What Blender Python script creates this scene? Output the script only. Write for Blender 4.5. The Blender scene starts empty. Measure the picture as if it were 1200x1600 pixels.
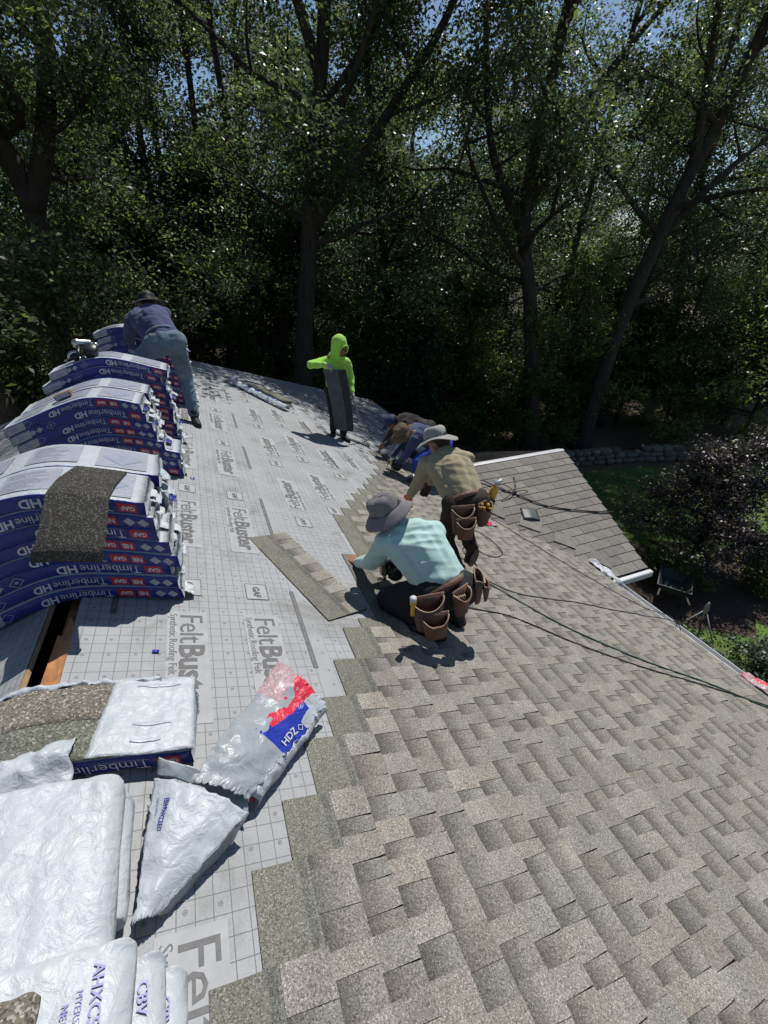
import bpy, bmesh, math, random
import numpy as np
from mathutils import Vector, Matrix, noise

scene = bpy.context.scene
COL = scene.collection
V = Vector
random.seed(7)

# ------------------------------------------------------------------ camera, sky, sun, exposure
S = 0.385                                   # rise over run of the main roof
L = math.sqrt(1 + S * S)
cam_data = bpy.data.cameras.new("camera")
cam_data.sensor_fit = 'HORIZONTAL'
cam_data.sensor_width = 36.0
cam_data.lens = 20.7
cam_data.clip_start = 0.03
cam_data.clip_end = 600.0
cam = bpy.data.objects.new("camera", cam_data)
COL.objects.link(cam)
_p, _yaw = math.radians(29.476), math.radians(21.674)
_fw = V((math.sin(_yaw) * math.cos(_p), math.cos(_yaw) * math.cos(_p), -math.sin(_p)))
_rt = V((math.cos(_yaw), -math.sin(_yaw), 0))
_up = _rt.cross(_fw)
cam.matrix_world = Matrix(((_rt.x, _up.x, -_fw.x, 0.85), (_rt.y, _up.y, -_fw.y, 0.0),
                           (_rt.z, _up.z, -_fw.z, -S * 0.85 + 1.8), (0, 0, 0, 1)))
scene.camera = cam

SUN_AZ, SUN_EL = math.radians(48), math.radians(58)      # azimuth from +Y towards +X
world = bpy.data.worlds.new("World")
scene.world = world
world.use_nodes = True
wn = world.node_tree.nodes
wl = world.node_tree.links
sky = wn.new("ShaderNodeTexSky")
sky.sky_type = 'NISHITA'
sky.sun_disc = False
sky.sun_elevation = SUN_EL
sky.sun_rotation = SUN_AZ
sky.air_density = 1.0
sky.dust_density = 0.15
sky.ozone_density = 2.0
wl.new(sky.outputs[0], wn["Background"].inputs[0])
wn["Background"].inputs[1].default_value = 0.085
sun_data = bpy.data.lights.new("sun", 'SUN')
sun_data.energy = 4.8
sun_data.angle = math.radians(0.5)
sun_data.color = (1.0, 0.965, 0.91)
sun = bpy.data.objects.new("sun", sun_data)
COL.objects.link(sun)
_sd = V((math.sin(SUN_AZ) * math.cos(SUN_EL), math.cos(SUN_AZ) * math.cos(SUN_EL), math.sin(SUN_EL)))
sun.rotation_euler = (-_sd).to_track_quat('-Z', 'Y').to_euler()
sun.location = (10, 10, 25)
scene.view_settings.view_transform = 'Standard'
scene.view_settings.look = 'None'
scene.view_settings.exposure = 0.0
scene.view_settings.gamma = 1.0
scene.view_settings.use_curve_mapping = False
scene.render.engine = 'CYCLES'
scene.cycles.max_bounces = 8
scene.cycles.transparent_max_bounces = 8

# ------------------------------------------------------------------ helpers
def link(o, parent=None):
    COL.objects.link(o)
    if parent is not None:
        o.parent = parent
    return o

def mesh_from(name, verts, faces, mats, mi=None, smooth=False):
    m = bpy.data.meshes.new(name)
    m.from_pydata([tuple(v) for v in verts], [], faces)
    for mt in (mats if isinstance(mats, (list, tuple)) else [mats]):
        m.materials.append(mt)
    if mi is not None:
        m.polygons.foreach_set("material_index", mi)
    if smooth:
        m.polygons.foreach_set("use_smooth", [True] * len(m.polygons))
    m.update()
    return m

def obj(name, mesh, parent=None, mat=None):
    o = bpy.data.objects.new(name, mesh)
    link(o, parent)
    if mat is not None:
        o.matrix_local = mat
    return o

def empty(name, loc=(0, 0, 0), rz=0.0):
    o = bpy.data.objects.new(name, None)
    o.empty_display_size = 0.1
    o.location = loc
    o.rotation_euler = (0, 0, rz)
    return link(o)

def tag(o, label=None, cat=None, group=None, kind=None):
    if label: o["label"] = label
    if cat: o["category"] = cat
    if group: o["group"] = group
    if kind: o["kind"] = kind
    return o

class MB:
    """collects pieces of one mesh"""
    def __init__(s):
        s.v, s.f, s.m = [], [], []
    def add(s, verts, faces, mi=0):
        n = len(s.v)
        s.v.extend(V(q) for q in verts)
        for f in faces:
            s.f.append([i + n for i in f]); s.m.append(mi)
        return s
    def box(s, c, d, rot=None, mi=0, bev=0.0):
        hx, hy, hz = d[0] / 2, d[1] / 2, d[2] / 2
        b = min(bev, hx * .9, hy * .9, hz * .9)
        vs, fs = [], []
        if b > 0:
            for z, k in ((-hz, b), (-hz + b, 0), (hz - b, 0), (hz, b)):
                for x, y in ((-hx + k, -hy + b), (-hx + b, -hy + k), (hx - b, -hy + k), (hx - k, -hy + b),
                             (hx - k, hy - b), (hx - b, hy - k), (-hx + b, hy - k), (-hx + k, hy - b)):
                    vs.append(V((x, y, z)))
            fs.append(list(range(7, -1, -1)))
            for r in range(3):
                for i in range(8):
                    fs.append([r * 8 + i, r * 8 + (i + 1) % 8, r * 8 + 8 + (i + 1) % 8, r * 8 + 8 + i])
            fs.append([24 + i for i in range(8)])
        else:
            vs = [V((x, y, z)) for z in (-hz, hz) for x, y in ((-hx, -hy), (hx, -hy), (hx, hy), (-hx, hy))]
            fs = [[3, 2, 1, 0], [4, 5, 6, 7], [0, 1, 5, 4], [1, 2, 6, 5], [2, 3, 7, 6], [3, 0, 4, 7]]
        c = V(c)
        if rot is not None:
            vs = [rot @ q for q in vs]
        return s.add([q + c for q in vs], fs, mi)
    def tube(s, path, r, n=8, mi=0, cap=True):
        path = [V(q) for q in path]
        rr = r if isinstance(r, (list, tuple)) else [r] * len(path)
        vs, fs = [], []
        ref = None
        for i, q in enumerate(path):
            d = (path[min(i + 1, len(path) - 1)] - path[max(i - 1, 0)])
            d = d.normalized() if d.length > 1e-9 else V((0, 0, 1))
            if ref is None:
                ref = d.orthogonal().normalized()
            ref = (ref - d * ref.dot(d))
            ref = ref.normalized() if ref.length > 1e-6 else d.orthogonal().normalized()
            b = d.cross(ref)
            for k in range(n):
                a = 2 * math.pi * k / n
                vs.append(q + (ref * math.cos(a) + b * math.sin(a)) * rr[i])
        for i in range(len(path) - 1):
            for k in range(n):
                fs.append([i * n + k, i * n + (k + 1) % n, (i + 1) * n + (k + 1) % n, (i + 1) * n + k])
        if cap:
            fs.append(list(range(n - 1, -1, -1)))
            fs.append([(len(path) - 1) * n + k for k in range(n)])
        return s.add(vs, fs, mi)
    def lathe(s, prof, n=20, M=None, mi=0, wob=None):
        vs, fs = [], []
        for (r, z) in prof:
            for k in range(n):
                a = 2 * math.pi * k / n
                q = V((r * math.cos(a), r * math.sin(a), z))
                if wob: q = wob(q, a, r, z)
                vs.append(M @ q if M is not None else q)
        for i in range(len(prof) - 1):
            for k in range(n):
                fs.append([i * n + k, i * n + (k + 1) % n, (i + 1) * n + (k + 1) % n, (i + 1) * n + k])
        if prof[0][0] > 1e-6: fs.append(list(range(n - 1, -1, -1)))
        if prof[-1][0] > 1e-6: fs.append([(len(prof) - 1) * n + k for k in range(n)])
        return s.add(vs, fs, mi)
    def grid(s, fn, nu, nv, thick=0.0, mi=0):
        """fn(u,v)->point ; optional thickness downwards along the local normal"""
        P = [[V(fn(i / nu, j / nv)) for j in range(nv + 1)] for i in range(nu + 1)]
        vs = [P[i][j] for i in range(nu + 1) for j in range(nv + 1)]
        w = nv + 1
        fs = [[i * w + j, (i + 1) * w + j, (i + 1) * w + j + 1, i * w + j + 1] for i in range(nu) for j in range(nv)]
        if thick:
            low = []
            for i in range(nu + 1):
                for j in range(nv + 1):
                    du = P[min(i + 1, nu)][j] - P[max(i - 1, 0)][j]
                    dv = P[i][min(j + 1, nv)] - P[i][max(j - 1, 0)]
                    nn = du.cross(dv)
                    nn = nn.normalized() if nn.length > 1e-12 else V((0, 0, 1))
                    low.append(P[i][j] - nn * thick)
            n0 = len(vs)
            vs += low
            fs += [[n0 + q for q in reversed(f)] for f in list(fs)]
            edge = [i * w for i in range(nu + 1)] + [nu * w + j for j in range(1, nv + 1)] + \
                   [i * w + nv for i in range(nu - 1, -1, -1)] + [j for j in range(nv - 1, 0, -1)]
            for a, b in zip(edge, edge[1:] + edge[:1]):
                fs.append([b, a, n0 + a, n0 + b])
        return s.add(vs, fs, mi)
    def mesh(s, name, mats, smooth=False):
        return mesh_from(name, s.v, s.f, mats, s.m, smooth)
    def build(s, name, mats, parent=None, smooth=False, mat=None):
        return obj(name, s.mesh(name, mats, smooth), parent, mat)

# ------------------------------------------------------------------ materials
def new_mat(name):
    m = bpy.data.materials.new(name)
    m.use_nodes = True
    nt = m.node_tree
    b = nt.nodes["Principled BSDF"]
    return m, nt, b

def N(nt, t, **kw):
    n = nt.nodes.new(t)
    for k, v in kw.items():
        if k.startswith("i_"):
            n.inputs[int(k[2:]) if k[2:].isdigit() else k[2:].replace("_", " ")].default_value = v
        else:
            setattr(n, k, v)
    return n

def ramp(nt, src, stops):
    r = nt.nodes.new("ShaderNodeValToRGB")
    e = r.color_ramp.elements
    while len(e) < len(stops): e.new(0.5)
    for k, (p, c) in enumerate(stops):
        e[k].position = p
        e[k].color = (c[0], c[1], c[2], 1)
    nt.links.new(src, r.inputs[0])
    return r

def plain(name, c, rough=0.7, var=0.15, scale=8.0, bump=0.0, bscale=60.0, metal=0.0, spec=0.4, coords="Object", sheen=0.0, rnd=0.0):
    m, nt, b = new_mat(name)
    tc = N(nt, "ShaderNodeTexCoord")
    nz = N(nt, "ShaderNodeTexNoise", i_Scale=scale, i_Detail=5.0, i_Roughness=0.6)
    nt.links.new(tc.outputs[coords], nz.inputs["Vector"])
    lo = [max(0, q * (1 - var)) for q in c]
    hi = [min(1, q * (1 + var)) for q in c]
    r = ramp(nt, nz.outputs["Fac"], [(0.3, lo), (0.7, hi)])
    out = r.outputs[0]
    if rnd:
        oi = N(nt, "ShaderNodeObjectInfo")
        mr = N(nt, "ShaderNodeMapRange", i_3=1 - rnd, i_4=1 + rnd)
        nt.links.new(oi.outputs["Random"], mr.inputs[0])
        mx = N(nt, "ShaderNodeMix", data_type='RGBA', blend_type='MULTIPLY')
        mx.inputs[0].default_value = 1.0
        nt.links.new(out, mx.inputs[6]); nt.links.new(mr.outputs[0], mx.inputs[7])
        out = mx.outputs[2]
    nt.links.new(out, b.inputs["Base Color"])
    b.inputs["Roughness"].default_value = rough
    b.inputs["Metallic"].default_value = metal
    b.inputs["Specular IOR Level"].default_value = spec
    if sheen: b.inputs["Sheen Weight"].default_value = sheen
    if bump:
        n2 = N(nt, "ShaderNodeTexNoise", i_Scale=bscale, i_Detail=4.0)
        nt.links.new(tc.outputs[coords], n2.inputs["Vector"])
        bp = N(nt, "ShaderNodeBump", i_Strength=bump, i_Distance=0.01)
        nt.links.new(n2.outputs["Fac"], bp.inputs["Height"])
        nt.links.new(bp.outputs[0], b.inputs["Normal"])
    return m

def granules(name, c_dark, c_mid, c_lite, gscale=170.0, use_attr=True, rough=0.9, rnd=0.07):
    """mineral granule surface; 'tint' vertex colour holds the shingle's own printed blend"""
    m, nt, b = new_mat(name)
    tc = N(nt, "ShaderNodeTexCoord")
    vo = N(nt, "ShaderNodeTexVoronoi", i_Scale=gscale)
    nt.links.new(tc.outputs["Object"], vo.inputs["Vector"])
    sep = N(nt, "ShaderNodeSeparateColor")
    nt.links.new(vo.outputs["Color"], sep.inputs[0])
    r = ramp(nt, sep.outputs[0], [(0.0, c_dark), (0.45, c_mid), (0.8, c_mid), (1.0, c_lite)])
    nz = N(nt, "ShaderNodeTexNoise", i_Scale=7.0, i_Detail=3.0)
    nt.links.new(tc.outputs["Object"], nz.inputs["Vector"])
    r2 = ramp(nt, nz.outputs["Fac"], [(0.3, (0.9, 0.88, 0.86)), (0.7, (1.08, 1.08, 1.06))])
    mx = N(nt, "ShaderNodeMix", data_type='RGBA', blend_type='MULTIPLY'); mx.inputs[0].default_value = 1
    nt.links.new(r.outputs[0], mx.inputs[6]); nt.links.new(r2.outputs[0], mx.inputs[7])
    out = mx.outputs[2]
    if use_attr:
        at = N(nt, "ShaderNodeAttribute", attribute_name="tint")
        mx2 = N(nt, "ShaderNodeMix", data_type='RGBA', blend_type='MULTIPLY'); mx2.inputs[0].default_value = 1
        nt.links.new(out, mx2.inputs[6]); nt.links.new(at.outputs["Color"], mx2.inputs[7])
        out = mx2.outputs[2]
    oi = N(nt, "ShaderNodeObjectInfo")
    mr = N(nt, "ShaderNodeMapRange", i_3=1 - rnd, i_4=1 + rnd)
    nt.links.new(oi.outputs["Random"], mr.inputs[0])
    mx3 = N(nt, "ShaderNodeMix", data_type='RGBA', blend_type='MULTIPLY'); mx3.inputs[0].default_value = 1
    nt.links.new(out, mx3.inputs[6]); nt.links.new(mr.outputs[0], mx3.inputs[7])
    nt.links.new(mx3.outputs[2], b.inputs["Base Color"])
    b.inputs["Roughness"].default_value = rough
    b.inputs["Specular IOR Level"].default_value = 0.25
    bp = N(nt, "ShaderNodeBump", i_Strength=0.5, i_Distance=0.002)
    nt.links.new(vo.outputs["Distance"], bp.inputs["Height"])
    nt.links.new(bp.outputs[0], b.inputs["Normal"])
    return m

def felt_material():
    m, nt, b = new_mat("underlayment_felt")
    uv = N(nt, "ShaderNodeUVMap", uv_map="metres")
    sp = N(nt, "ShaderNodeSeparateXYZ")
    nt.links.new(uv.outputs[0], sp.inputs[0])
    def mth(op, a, bb=None, c=None):
        n = N(nt, "ShaderNodeMath", operation=op)
        for i, q in enumerate((a, bb, c)):
            if q is None: continue
            if isinstance(q, (int, float)): n.inputs[i].default_value = q
            else: nt.links.new(q, n.inputs[i])
        return n.outputs[0]
    u, y = sp.outputs[0], sp.outputs[1]
    def line(src, period, w):
        d = mth('PINGPONG', src, period / 2)
        return mth('LESS_THAN', d, w)
    g = mth('MAXIMUM', line(u, 0.052, 0.0015), line(y, 0.058, 0.0015))
    # blank lap band without a grid, once per roll
    um = mth('MODULO', mth('ADD', u, 12.2 - 1.20), 1.22)
    band = mth('LESS_THAN', um, 0.10)
    g = mth('MULTIPLY', g, mth('SUBTRACT', 1.0, band))
    # round nail marks
    a1 = mth('SUBTRACT', mth('PINGPONG', mth('ADD', u, 0.03), 0.104), 0.05)
    a2 = mth('SUBTRACT', mth('PINGPONG', mth('ADD', y, 0.02), 0.116), 0.05)
    rr = mth('SQRT', mth('ADD', mth('MULTIPLY', a1, a1), mth('MULTIPLY', a2, a2)))
    ring = mth('LESS_THAN', mth('ABSOLUTE', mth('SUBTRACT', rr, 0.0062)), 0.0014)
    dot = mth('LESS_THAN', rr, 0.003)
    g = mth('MAXIMUM', g, mth('MAXIMUM', ring, dot))
    nz = N(nt, "ShaderNodeTexNoise", i_Scale=3.0, i_Detail=6.0, i_Roughness=0.65)
    nt.links.new(uv.outputs[0], nz.inputs["Vector"])
    fine = N(nt, "ShaderNodeTexNoise", i_Scale=160.0, i_Detail=2.0)
    nt.links.new(uv.outputs[0], fine.inputs["Vector"])
    base = ramp(nt, nz.outputs["Fac"], [(0.25, (0.26, 0.267, 0.275)), (0.75, (0.345, 0.354, 0.363))])
    fr = ramp(nt, fine.outputs["Fac"], [(0.3, (0.88, 0.88, 0.88)), (0.7, (1.06, 1.06, 1.06))])
    mf = N(nt, "ShaderNodeMix", data_type='RGBA', blend_type='MULTIPLY'); mf.inputs[0].default_value = 1
    nt.links.new(base.outputs[0], mf.inputs[6]); nt.links.new(fr.outputs[0], mf.inputs[7])
    st = N(nt, "ShaderNodeTexNoise", i_Scale=1.7, i_Detail=9.0, i_Roughness=0.75, i_Distortion=0.6)
    nt.links.new(uv.outputs[0], st.inputs["Vector"])
    sr_ = ramp(nt, st.outputs["Fac"], [(0.34, (0.74, 0.72, 0.68)), (0.47, (1, 1, 1))])
    ms_ = N(nt, "ShaderNodeMix", data_type='RGBA', blend_type='MULTIPLY'); ms_.inputs[0].default_value = 1
    nt.links.new(mf.outputs[2], ms_.inputs[6]); nt.links.new(sr_.outputs[0], ms_.inputs[7])
    mx = N(nt, "ShaderNodeMix", data_type='RGBA')
    nt.links.new(mth('MULTIPLY', g, 0.85), mx.inputs[0])
    nt.links.new(ms_.outputs[2], mx.inputs[6])
    mx.inputs[7].default_value = (0.10, 0.10, 0.105, 1)
    nt.links.new(mx.outputs[2], b.inputs["Base Color"])
    b.inputs["Roughness"].default_value = 0.62
    b.inputs["Specular IOR Level"].default_value = 0.35
    bp = N(nt, "ShaderNodeBump", i_Strength=0.25, i_Distance=0.004)
    nt.links.new(nz.outputs["Fac"], bp.inputs["Height"])
    nt.links.new(bp.outputs[0], b.inputs["Normal"])
    return m

def leaf_material(name, c1, c2, trans=0.35, rough=0.4):
    m, nt, b = new_mat(name)
    geo = N(nt, "ShaderNodeTexCoord")
    nz = N(nt, "ShaderNodeTexNoise", i_Scale=0.7, i_Detail=4.0)
    nt.links.new(geo.outputs["Object"], nz.inputs["Vector"])
    wn_ = N(nt, "ShaderNodeTexWhiteNoise", noise_dimensions='3D')
    sn = N(nt, "ShaderNodeVectorMath", operation='SNAP')
    sn.inputs[1].default_value = (0.17, 0.17, 0.17)
    nt.links.new(geo.outputs["Object"], sn.inputs[0])
    nt.links.new(sn.outputs[0], wn_.inputs["Vector"])
    ad = N(nt, "ShaderNodeMath", operation='ADD')
    nt.links.new(nz.outputs["Fac"], ad.inputs[0])
    ml = N(nt, "ShaderNodeMath", operation='MULTIPLY_ADD'); ml.inputs[1].default_value = 0.5; ml.inputs[2].default_value = -0.25
    nt.links.new(wn_.outputs["Value"], ml.inputs[0]); nt.links.new(ml.outputs[0], ad.inputs[1])
    r = ramp(nt, ad.outputs[0], [(0.25, c1), (0.75, c2)])
    oi = N(nt, "ShaderNodeObjectInfo")
    mr = N(nt, "ShaderNodeMapRange", i_3=0.75, i_4=1.25)
    nt.links.new(oi.outputs["Random"], mr.inputs[0])
    mx = N(nt, "ShaderNodeMix", data_type='RGBA', blend_type='MULTIPLY'); mx.inputs[0].default_value = 1
    nt.links.new(r.outputs[0], mx.inputs[6]); nt.links.new(mr.outputs[0], mx.inputs[7])
    nt.links.new(mx.outputs[2], b.inputs["Base Color"])
    b.inputs["Roughness"].default_value = rough
    b.inputs["Specular IOR Level"].default_value = 0.5
    tr = N(nt, "ShaderNodeBsdfTranslucent")
    hs = N(nt, "ShaderNodeHueSaturation", i_Saturation=1.15, i_Value=1.5)
    nt.links.new(mx.outputs[2], hs.inputs["Color"])
    nt.links.new(hs.outputs[0], tr.inputs[0])
    ms = N(nt, "ShaderNodeMixShader"); ms.inputs[0].default_value = trans
    nt.links.new(b.outputs[0], ms.inputs[1]); nt.links.new(tr.outputs[0], ms.inputs[2])
    nt.links.new(ms.outputs[0], nt.nodes["Material Output"].inputs[0])
    return m

def bark_material(name, c1, c2):
    m, nt, b = new_mat(name)
    tc = N(nt, "ShaderNodeTexCoord")
    mp = N(nt, "ShaderNodeMapping"); mp.inputs["Scale"].default_value = (9, 9, 1.6)
    nt.links.new(tc.outputs["Object"], mp.inputs[0])
    nz = N(nt, "ShaderNodeTexNoise", i_Scale=1.6, i_Detail=7.0, i_Roughness=0.7)
    nt.links.new(mp.outputs[0], nz.inputs["Vector"])
    r = ramp(nt, nz.outputs["Fac"], [(0.3, c1), (0.7, c2)])
    nt.links.new(r.outputs[0], b.inputs["Base Color"])
    b.inputs["Roughness"].default_value = 0.95
    bp = N(nt, "ShaderNodeBump", i_Strength=0.9, i_Distance=0.06)
    nt.links.new(nz.outputs["Fac"], bp.inputs["Height"])
    nt.links.new(bp.outputs[0], b.inputs["Normal"])
    return m

def film_material(name, c, rough=0.22, bscale=22.0, bump=0.5, trans=0.0, patches=None):
    """thin plastic film, creased; patches = (scale, threshold, colour) for printed wear"""
    m, nt, b = new_mat(name)
    tc = N(nt, "ShaderNodeTexCoord")
    vo = N(nt, "ShaderNodeTexNoise", i_Scale=bscale, i_Detail=5.0, i_Roughness=0.55, i_Distortion=0.8)
    nt.links.new(tc.outputs["Object"], vo.inputs["Vector"])
    n2 = N(nt, "ShaderNodeTexNoise", i_Scale=5.0, i_Detail=3.0)
    nt.links.new(tc.outputs["Object"], n2.inputs["Vector"])
    r = ramp(nt, n2.outputs["Fac"], [(0.3, [q * 0.9 for q in c]), (0.7, c)])
    nt.links.new(r.outputs[0], b.inputs["Base Color"])
    b.inputs["Roughness"].default_value = rough
    b.inputs["Specular IOR Level"].default_value = 0.4
    cr = N(nt, "ShaderNodeTexNoise", noise_type='RIDGED_MULTIFRACTAL', i_Scale=bscale * .40, i_Detail=4.0, i_Roughness=0.5, i_Distortion=0.8)
    nt.links.new(tc.outputs["Object"], cr.inputs["Vector"])
    mh = N(nt, "ShaderNodeMath", operation='MULTIPLY_ADD'); mh.inputs[1].default_value = 2.2
    nt.links.new(vo.outputs["Fac"], mh.inputs[0]); nt.links.new(cr.outputs["Fac"], mh.inputs[2])
    bp = N(nt, "ShaderNodeBump", i_Strength=bump, i_Distance=0.012)
    nt.links.new(mh.outputs[0], bp.inputs["Height"])
    nt.links.new(bp.outputs[0], b.inputs["Normal"])
    if trans:
        tr = N(nt, "ShaderNodeBsdfTranslucent"); tr.inputs[0].default_value = (*c, 1)
        ms = N(nt, "ShaderNodeMixShader"); ms.inputs[0].default_value = trans
        nt.links.new(b.outputs[0], ms.inputs[1]); nt.links.new(tr.outputs[0], ms.inputs[2])
        nt.links.new(ms.outputs[0], nt.nodes["Material Output"].inputs[0])
    return m

M = dict(
    shingle=granules("shingle_granules", (0.105, 0.099, 0.088), (0.255, 0.24, 0.212), (0.47, 0.448, 0.405), gscale=300, rnd=.05),
    wing_shingle=granules("old_shingle_granules", (0.125, 0.119, 0.111), (0.215, 0.205, 0.192), (0.33, 0.317, 0.30), gscale=200, rnd=0.12),
    dark_shingle=granules("charcoal_granules", (0.014, 0.014, 0.013), (0.04, 0.038, 0.034), (0.17, 0.165, 0.15), use_attr=False, gscale=260),
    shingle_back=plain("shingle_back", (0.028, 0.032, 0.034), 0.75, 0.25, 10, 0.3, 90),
    felt=felt_material(),
    felt_plain=plain("felt_plain_print", (0.315, 0.323, 0.331), 0.62, 0.12, 12),
    ink=plain("felt_grey_ink", (0.105, 0.105, 0.105), 0.6, 0.2, 40),
    ink_dark=plain("felt_dark_ink", (0.07, 0.07, 0.075), 0.6, 0.2, 40),
    deck=plain("plywood_deck", (0.33, 0.22, 0.12), 0.8, 0.3, 6),
    wood=plain("raw_orange_wood", (0.42, 0.19, 0.075), 0.75, 0.35, 14, 0.4, 40),
    trim=plain("white_trim", (0.58, 0.58, 0.59), 0.35, 0.05, 5),
    siding=plain("house_siding", (0.45, 0.42, 0.37), 0.7, 0.1, 4),
    attic=plain("attic_dark_timber", (0.05, 0.035, 0.025), 0.9, 0.3, 5),
    flash=plain("dark_rubber_boot", (0.045, 0.055, 0.055), 0.5, 0.2, 20),
    film=film_material("white_wrapper_film", (0.44, 0.475, 0.505), 0.42, 24, 0.36),
    film_top=film_material("printed_wrapper_top", (0.34, 0.365, 0.42), 0.32, 30, 0.35),
    film_blue=film_material("blue_wrapper_print", (0.02, 0.036, 0.21), 0.3, 26, 0.35),
    film_grey=film_material("grey_wrapper_print", (0.36, 0.37, 0.39), 0.35, 30, 0.3),
    film_red=film_material("red_wrapper_print", (0.42, 0.022, 0.03), 0.32, 30, 0.3),
    film_brightred=film_material("bright_red_film", (0.62, 0.03, 0.06), 0.3, 24, 0.45),
    film_brightblue=film_material("bright_blue_film", (0.02, 0.04, 0.34), 0.3, 24, 0.4),
    film_sheer=film_material("sheer_white_film", (0.40, 0.44, 0.47), 0.3, 18, 0.35, trans=0.25),
    film_pink=film_material("pink_film", (0.50, 0.34, 0.36), 0.3, 22, 0.5, trans=0.2),
    print_white=plain("white_print", (0.52, 0.53, 0.56), 0.35, 0.06, 20),
    print_pale=plain("pale_print", (0.27, 0.30, 0.38), 0.4, 0.1, 20),
    print_blue=plain("blue_print", (0.03, 0.045, 0.28), 0.4, 0.1, 20),
    skin=plain("skin", (0.30, 0.155, 0.095), 0.55, 0.12, 18),
    skin_dark=plain("tanned_skin", (0.22, 0.105, 0.065), 0.55, 0.12, 18),
    mint=plain("mint_jersey", (0.40, 0.575, 0.535), 0.85, 0.06, 12, 0.25, 130, sheen=0.2),
    khaki=plain("khaki_shirt_cloth", (0.30, 0.255, 0.16), 0.9, 0.1, 9, 0.3, 120, sheen=0.2),
    lime=plain("lime_hoodie_cloth", (0.33, 0.66, 0.075), 0.85, 0.06, 10, 0.3, 110, sheen=0.2),
    navy=plain("navy_shirt_cloth", (0.032, 0.048, 0.12), 0.9, 0.15, 9, 0.3, 110, sheen=0.2),
    blueshirt=plain("slate_blue_shirt_cloth", (0.035, 0.055, 0.13), 0.9, 0.15, 9, 0.3, 110, sheen=0.2),
    brownshirt=plain("dark_brown_shirt_cloth", (0.045, 0.034, 0.028), 0.9, 0.15, 9, 0.3, 110, sheen=0.2),
    denim=plain("faded_denim", (0.125, 0.175, 0.22), 0.9, 0.28, 5, 0.35, 160, sheen=0.1),
    black_cloth=plain("black_work_trousers", (0.012, 0.014, 0.017), 0.85, 0.3, 10, 0.3, 110),
    brown_cloth=plain("dark_brown_trousers", (0.035, 0.025, 0.02), 0.9, 0.3, 10, 0.3, 110),
    royal=plain("royal_blue_cloth", (0.02, 0.05, 0.34), 0.85, 0.15, 10, 0.3, 110),
    hat_grey=plain("grey_hat_cloth", (0.17, 0.16, 0.165), 0.9, 0.15, 14, 0.35, 140),
    hat_pale=plain("pale_grey_hat_cloth", (0.27, 0.265, 0.25), 0.9, 0.12, 14, 0.35, 140),
    hat_brown=plain("brown_hat_cloth", (0.12, 0.085, 0.05), 0.9, 0.15, 14, 0.35, 140),
    hat_black=plain("black_hat_cloth", (0.012, 0.013, 0.018), 0.85, 0.2, 14, 0.3, 140),
    hat_navy=plain("navy_cap_cloth", (0.03, 0.045, 0.12), 0.85, 0.2, 14, 0.3, 140),
    leather=plain("brown_pouch_leather", (0.125, 0.062, 0.04), 0.6, 0.3, 10, 0.4, 60),
    leather_pale=plain("worn_leather_edge", (0.33, 0.23, 0.16), 0.7, 0.25, 20, 0.3, 60),
    boot=plain("brown_boot_leather", (0.055, 0.035, 0.025), 0.7, 0.3, 14, 0.4, 70),
    boot_black=plain("black_boot_leather", (0.012, 0.012, 0.013), 0.6, 0.3, 14, 0.4, 70),
    glove_orange=plain("orange_glove", (0.62, 0.10, 0.035), 0.6, 0.15, 18, 0.3, 90),
    glove_grey=plain("pale_glove", (0.36, 0.35, 0.35), 0.8, 0.15, 18, 0.3, 90),
    hair=plain("dark_hair", (0.01, 0.008, 0.007), 0.6, 0.3, 30, 0.5, 120),
    steel=plain("tool_steel", (0.45, 0.45, 0.46), 0.3, 0.15, 20, metal=1.0),
    tool_black=plain("black_tool_plastic", (0.014, 0.014, 0.016), 0.4, 0.2, 20),
    tool_yellow=plain("yellow_plastic", (0.62, 0.34, 0.03), 0.4, 0.1, 20),
    rubber=plain("black_hose_rubber", (0.012, 0.013, 0.013), 0.55, 0.2, 20),
    green_hose=plain("green_hose_rubber", (0.02, 0.075, 0.055), 0.5, 0.2, 20),
    rope=plain("grey_rope", (0.30, 0.30, 0.30), 0.9, 0.25, 60, 0.4, 200),
    bark=bark_material("oak_bark", (0.014, 0.011, 0.009), (0.062, 0.051, 0.042)),
    bark_warm=bark_material("warm_bark", (0.05, 0.035, 0.024), (0.21, 0.15, 0.10)),
    leaf=leaf_material("oak_leaf", (0.05, 0.068, 0.034), (0.118, 0.15, 0.078), 0.6, 0.38),
    leaf_lite=leaf_material("light_leaf", (0.08, 0.115, 0.03), (0.18, 0.23, 0.075), 0.62, 0.4),
    leaf_dark=leaf_material("evergreen_leaf", (0.03, 0.055, 0.034), (0.085, 0.12, 0.075), 0.5, 0.38),
    leaf_purple=leaf_material("purple_leaf", (0.026, 0.019, 0.020), (0.075, 0.054, 0.054), 0.22),
    stone=plain("field_stone", (0.13, 0.125, 0.11), 0.9, 0.35, 5, 0.7, 14, rnd=0.25),
    grass=leaf_material("grass_blade", (0.06, 0.11, 0.02), (0.13, 0.20, 0.045), 0.35, 0.5),
    eye=plain("eye_dark", (0.01, 0.008, 0.007), 0.2, 0.1, 10),
)

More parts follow.
